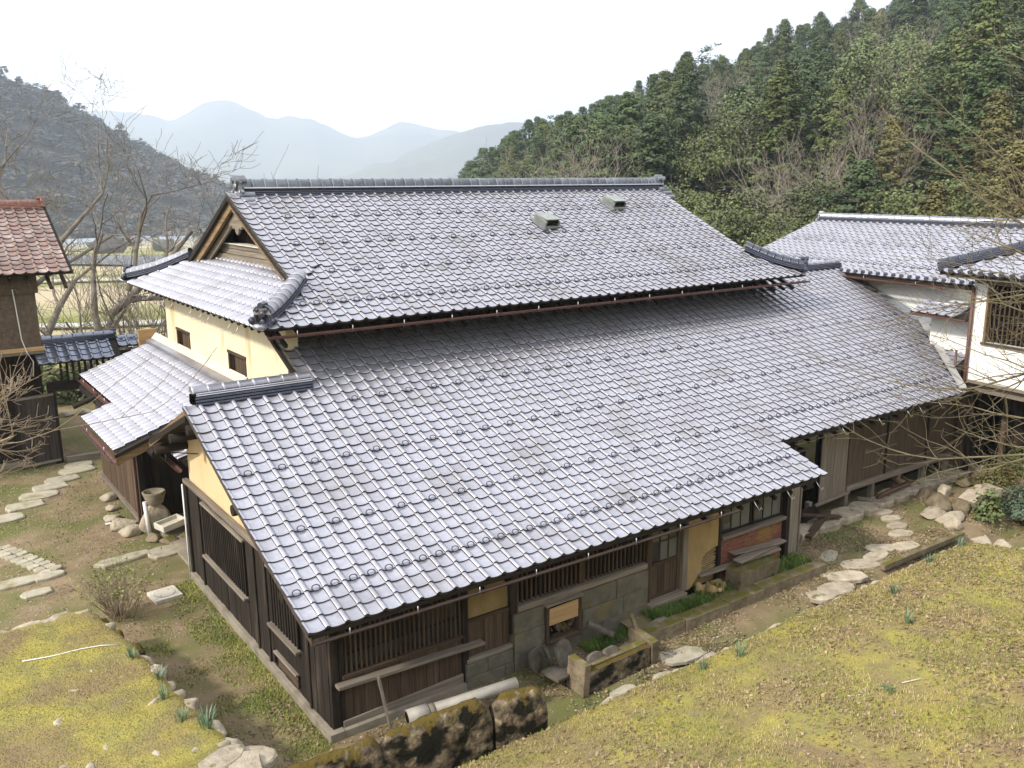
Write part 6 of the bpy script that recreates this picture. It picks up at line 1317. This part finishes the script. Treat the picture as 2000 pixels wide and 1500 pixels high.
# crowns of the far wood, one mass
hv = np.array([v.co[:] for v in hill.data.vertices]); r_ = np.random.default_rng(12)
az_ = np.degrees(np.arctan2(hv[:, 0]+3.7, hv[:, 1]+9.5)); rr0 = np.hypot(hv[:, 0]+3.7, hv[:, 1]+9.5); sel = hv[(az_ > 2.5) & (az_ < 20) & (rr0 < r0+40) & (hv[:, 2] > -29)]
def wood_mass(name, n, m, smin, smax, lab, tall, seed, zlim):
    r_ = np.random.default_rng(seed); VV = []; FF = []; k = 0
    idx = r_.integers(0, len(sel), n*3); cnt = 0
    for i in idx:
        p = sel[i] + r_.normal(size=3)*np.array([6, 6, 0.6])
        if not zlim(p[2]): continue
        s = r_.uniform(smin, smax); d = r_.normal(size=(22, 3)); d /= np.linalg.norm(d, axis=1, keepdims=True); d[:, 2] = np.abs(d[:, 2])*1.2-.2
        v, f = quads(d*np.array([s, s, s*tall])*r_.uniform(.6, 1, (22, 1))+p+np.array([0, 0, s*.4]), d*.6+np.array([-.2, 0, 1.1])+r_.normal(size=(22, 3))*.14, r_.uniform(.7, 1.2, 22)*s, r_)
        VV.append(v); FF.append(f+k); k += len(v); cnt += 1
        if cnt >= n: break
    o = obj(name, mesh(name, np.vstack(VV), np.vstack(FF), m)); tag(o, lab, 'forest', kind='stuff')
wood_mass('far_conifers', 5200, FARTREE, 1.8, 3.8, 'dark wood on the hill across the valley', 1.35, 1, lambda z: r_.random() < .25+.012*(z+20))
FARB = leafmat('far_bare_wood', (0.085, 0.072, 0.066), (0.13, 0.108, 0.095), .12)
wood_mass('far_bare_wood', 4200, FARB, 1.6, 3.2, 'brownish bare wood on the hill across the valley', 1.0, 2, lambda z: r_.random() < .95-.010*(z+20))
FARP = leafmat('far_blossom', (.62, .50, .48), (.72, .62, .60), .1)
for k, (u, v) in enumerate(((45, 232), (55, 236), (8, 225), (4, 255))):
    a, zz = el(u, v, 700); x, y = -3.7+700*math.sin(R(a)), -9.5+700*math.cos(R(a)); tag(rock('blossoming_tree', FARP, (x, y, zz-3), (5, 4, 4), k, rough=.6), 'pale blossoming tree on the far wooded hill', 'tree', 'blossoming trees on the far hill')
# valley: river, road, hedge lines, sheds
WATER = mat('river_water', [(0.30, 0.32, 0.33), (0.36, 0.38, 0.39)], (.05, .05, .05), .12, .1, (1, 1, 1), vary=0, spec=.6); ROADM = mat('farm_road', [(0.36, 0.34, 0.30), (0.46, 0.44, 0.40)], (1, 1, 1), .9, .1, vary=0)
def strip(name, m, pts, wd, lift, kind='structure'):
    P = []
    for i in range(len(pts)-1):
        for f in np.linspace(0, 1, 9)[:-1]: P.append((pts[i][0]+(pts[i+1][0]-pts[i][0])*f, pts[i][1]+(pts[i+1][1]-pts[i][1])*f))
    P.append(pts[-1]); V = []; F = []
    for i, (x, y) in enumerate(P):
        a = Vector((P[min(i+1, len(P)-1)][0]-P[max(i-1, 0)][0], P[min(i+1, len(P)-1)][1]-P[max(i-1, 0)][1], 0)).normalized(); s = Vector((-a.y, a.x, 0))*wd/2; c = Vector((x, y, 0))
        z = max(terr(x, y), terr(*(c+s)[:2]), terr(*(c-s)[:2]))
        for sg in (-1, 1): q = c+s*sg; V.append((q.x, q.y, z+lift))
    for i in range(len(P)-1): F.append((2*i+1, 2*i, 2*i+2, 2*i+3))
    return tag(obj(name, mesh(name, V, F, m, True)), kind=kind)
def pos(az, r): return (-3.7+r*math.sin(R(az)), -9.5+r*math.cos(R(az)))
strip('river', WATER, [pos(4, 300), pos(10, 260), pos(15, 232), pos(20, 225), pos(26, 240)], 30, .5)
strip('farm_road', ROADM, [pos(2, 175), pos(9, 165), pos(15, 150), pos(22, 140)], 4, .4); strip('farm_road', ROADM, [pos(5, 82), pos(9, 78), pos(14, 76)], 2.0, .3); strip('farm_road', ROADM, [pos(6, 66), pos(8, 62), pos(10, 63), pos(13, 60)], 1.6, .3)
strip('farm_road', ROADM, [pos(3, 470), pos(10, 450), pos(20, 440)], 8, 1.2)
for k in range(46):
    a = prnd.uniform(3.5, 19); r = prnd.choice((330, 410, 480, 520, 560)); x, y = pos(a, r)
    tag(rock('far_bush', FARTREE if k % 3 else FARB, (x, y, terr(x, y)+1.5), (prnd.uniform(3, 8), prnd.uniform(2, 4), prnd.uniform(2, 4)), k % 7, rough=.6), 'dark bush in the hedge lines across the valley floor', 'bush', 'far bushes in the valley')
for k, (a, r, w_, c) in enumerate(((9.6, 400, 14, 0), (12.8, 420, 10, 1), (14.9, 390, 12, 0), (17.4, 300, 9, 0))):
    x, y = pos(a, r); z = terr(x, y); sh = thing('valley_shed', (x, y, z), ('long pale farm shed far out on the valley floor', 'small grey roofed shed by the far river', 'white vinyl greenhouse beside the far road', 'low pale shed in the far field right of the barn')[k], 'shed')
    piece('wall', WHITEP, (x-w_/2, y-3, z-1), (x+w_/2, y+3, z+2.4), sh); prism('roof', FLASH if c == 0 else RIDGE_OLD, [(x-w_/2-.4, y-3.4, z+2.41), (x-w_/2-.4, y, z+4), (x-w_/2-.4, y+3.4, z+2.41)], (w_+.8, 0, 0), sh)
x, y = pos(7.9, 62); tag(rock('blue_tarp', mat('turquoise_sheet', [(0.06, 0.45, 0.45), (0.10, 0.58, 0.56)], (2, 2, 2), .5, .1, vary=0), (x, y, terr(x, y)+.5), (.55, .45, .40), 1, rough=.3), 'small turquoise sheet bundle lying in the green field', 'tarp')

HZ = bpy.data.materials.new('air'); HZ.use_nodes = True; HZ.node_tree.nodes.clear()
pv_ = HZ.node_tree.nodes.new('ShaderNodeVolumePrincipled'); ho = HZ.node_tree.nodes.new('ShaderNodeOutputMaterial')
pv_.inputs['Density'].default_value = 0.00036; pv_.inputs['Color'].default_value = (.76, .85, 1.0, 1); pv_.inputs['Anisotropy'].default_value = 0.2
HZ.node_tree.links.new(pv_.outputs[0], ho.inputs['Volume'])
B = 5700.0; V = [(x, y, z) for z in (-40, 520) for x, y in ((-B, -B), (B, -B), (B, B), (-B, B))]
hz = obj('haze', mesh('haze', V, [(0, 3, 2, 1), (4, 5, 6, 7), (0, 1, 5, 4), (1, 2, 6, 5), (2, 3, 7, 6), (3, 0, 4, 7)], HZ)); tag(hz, 'thin pale haze filling the valley air', 'haze', kind='stuff')
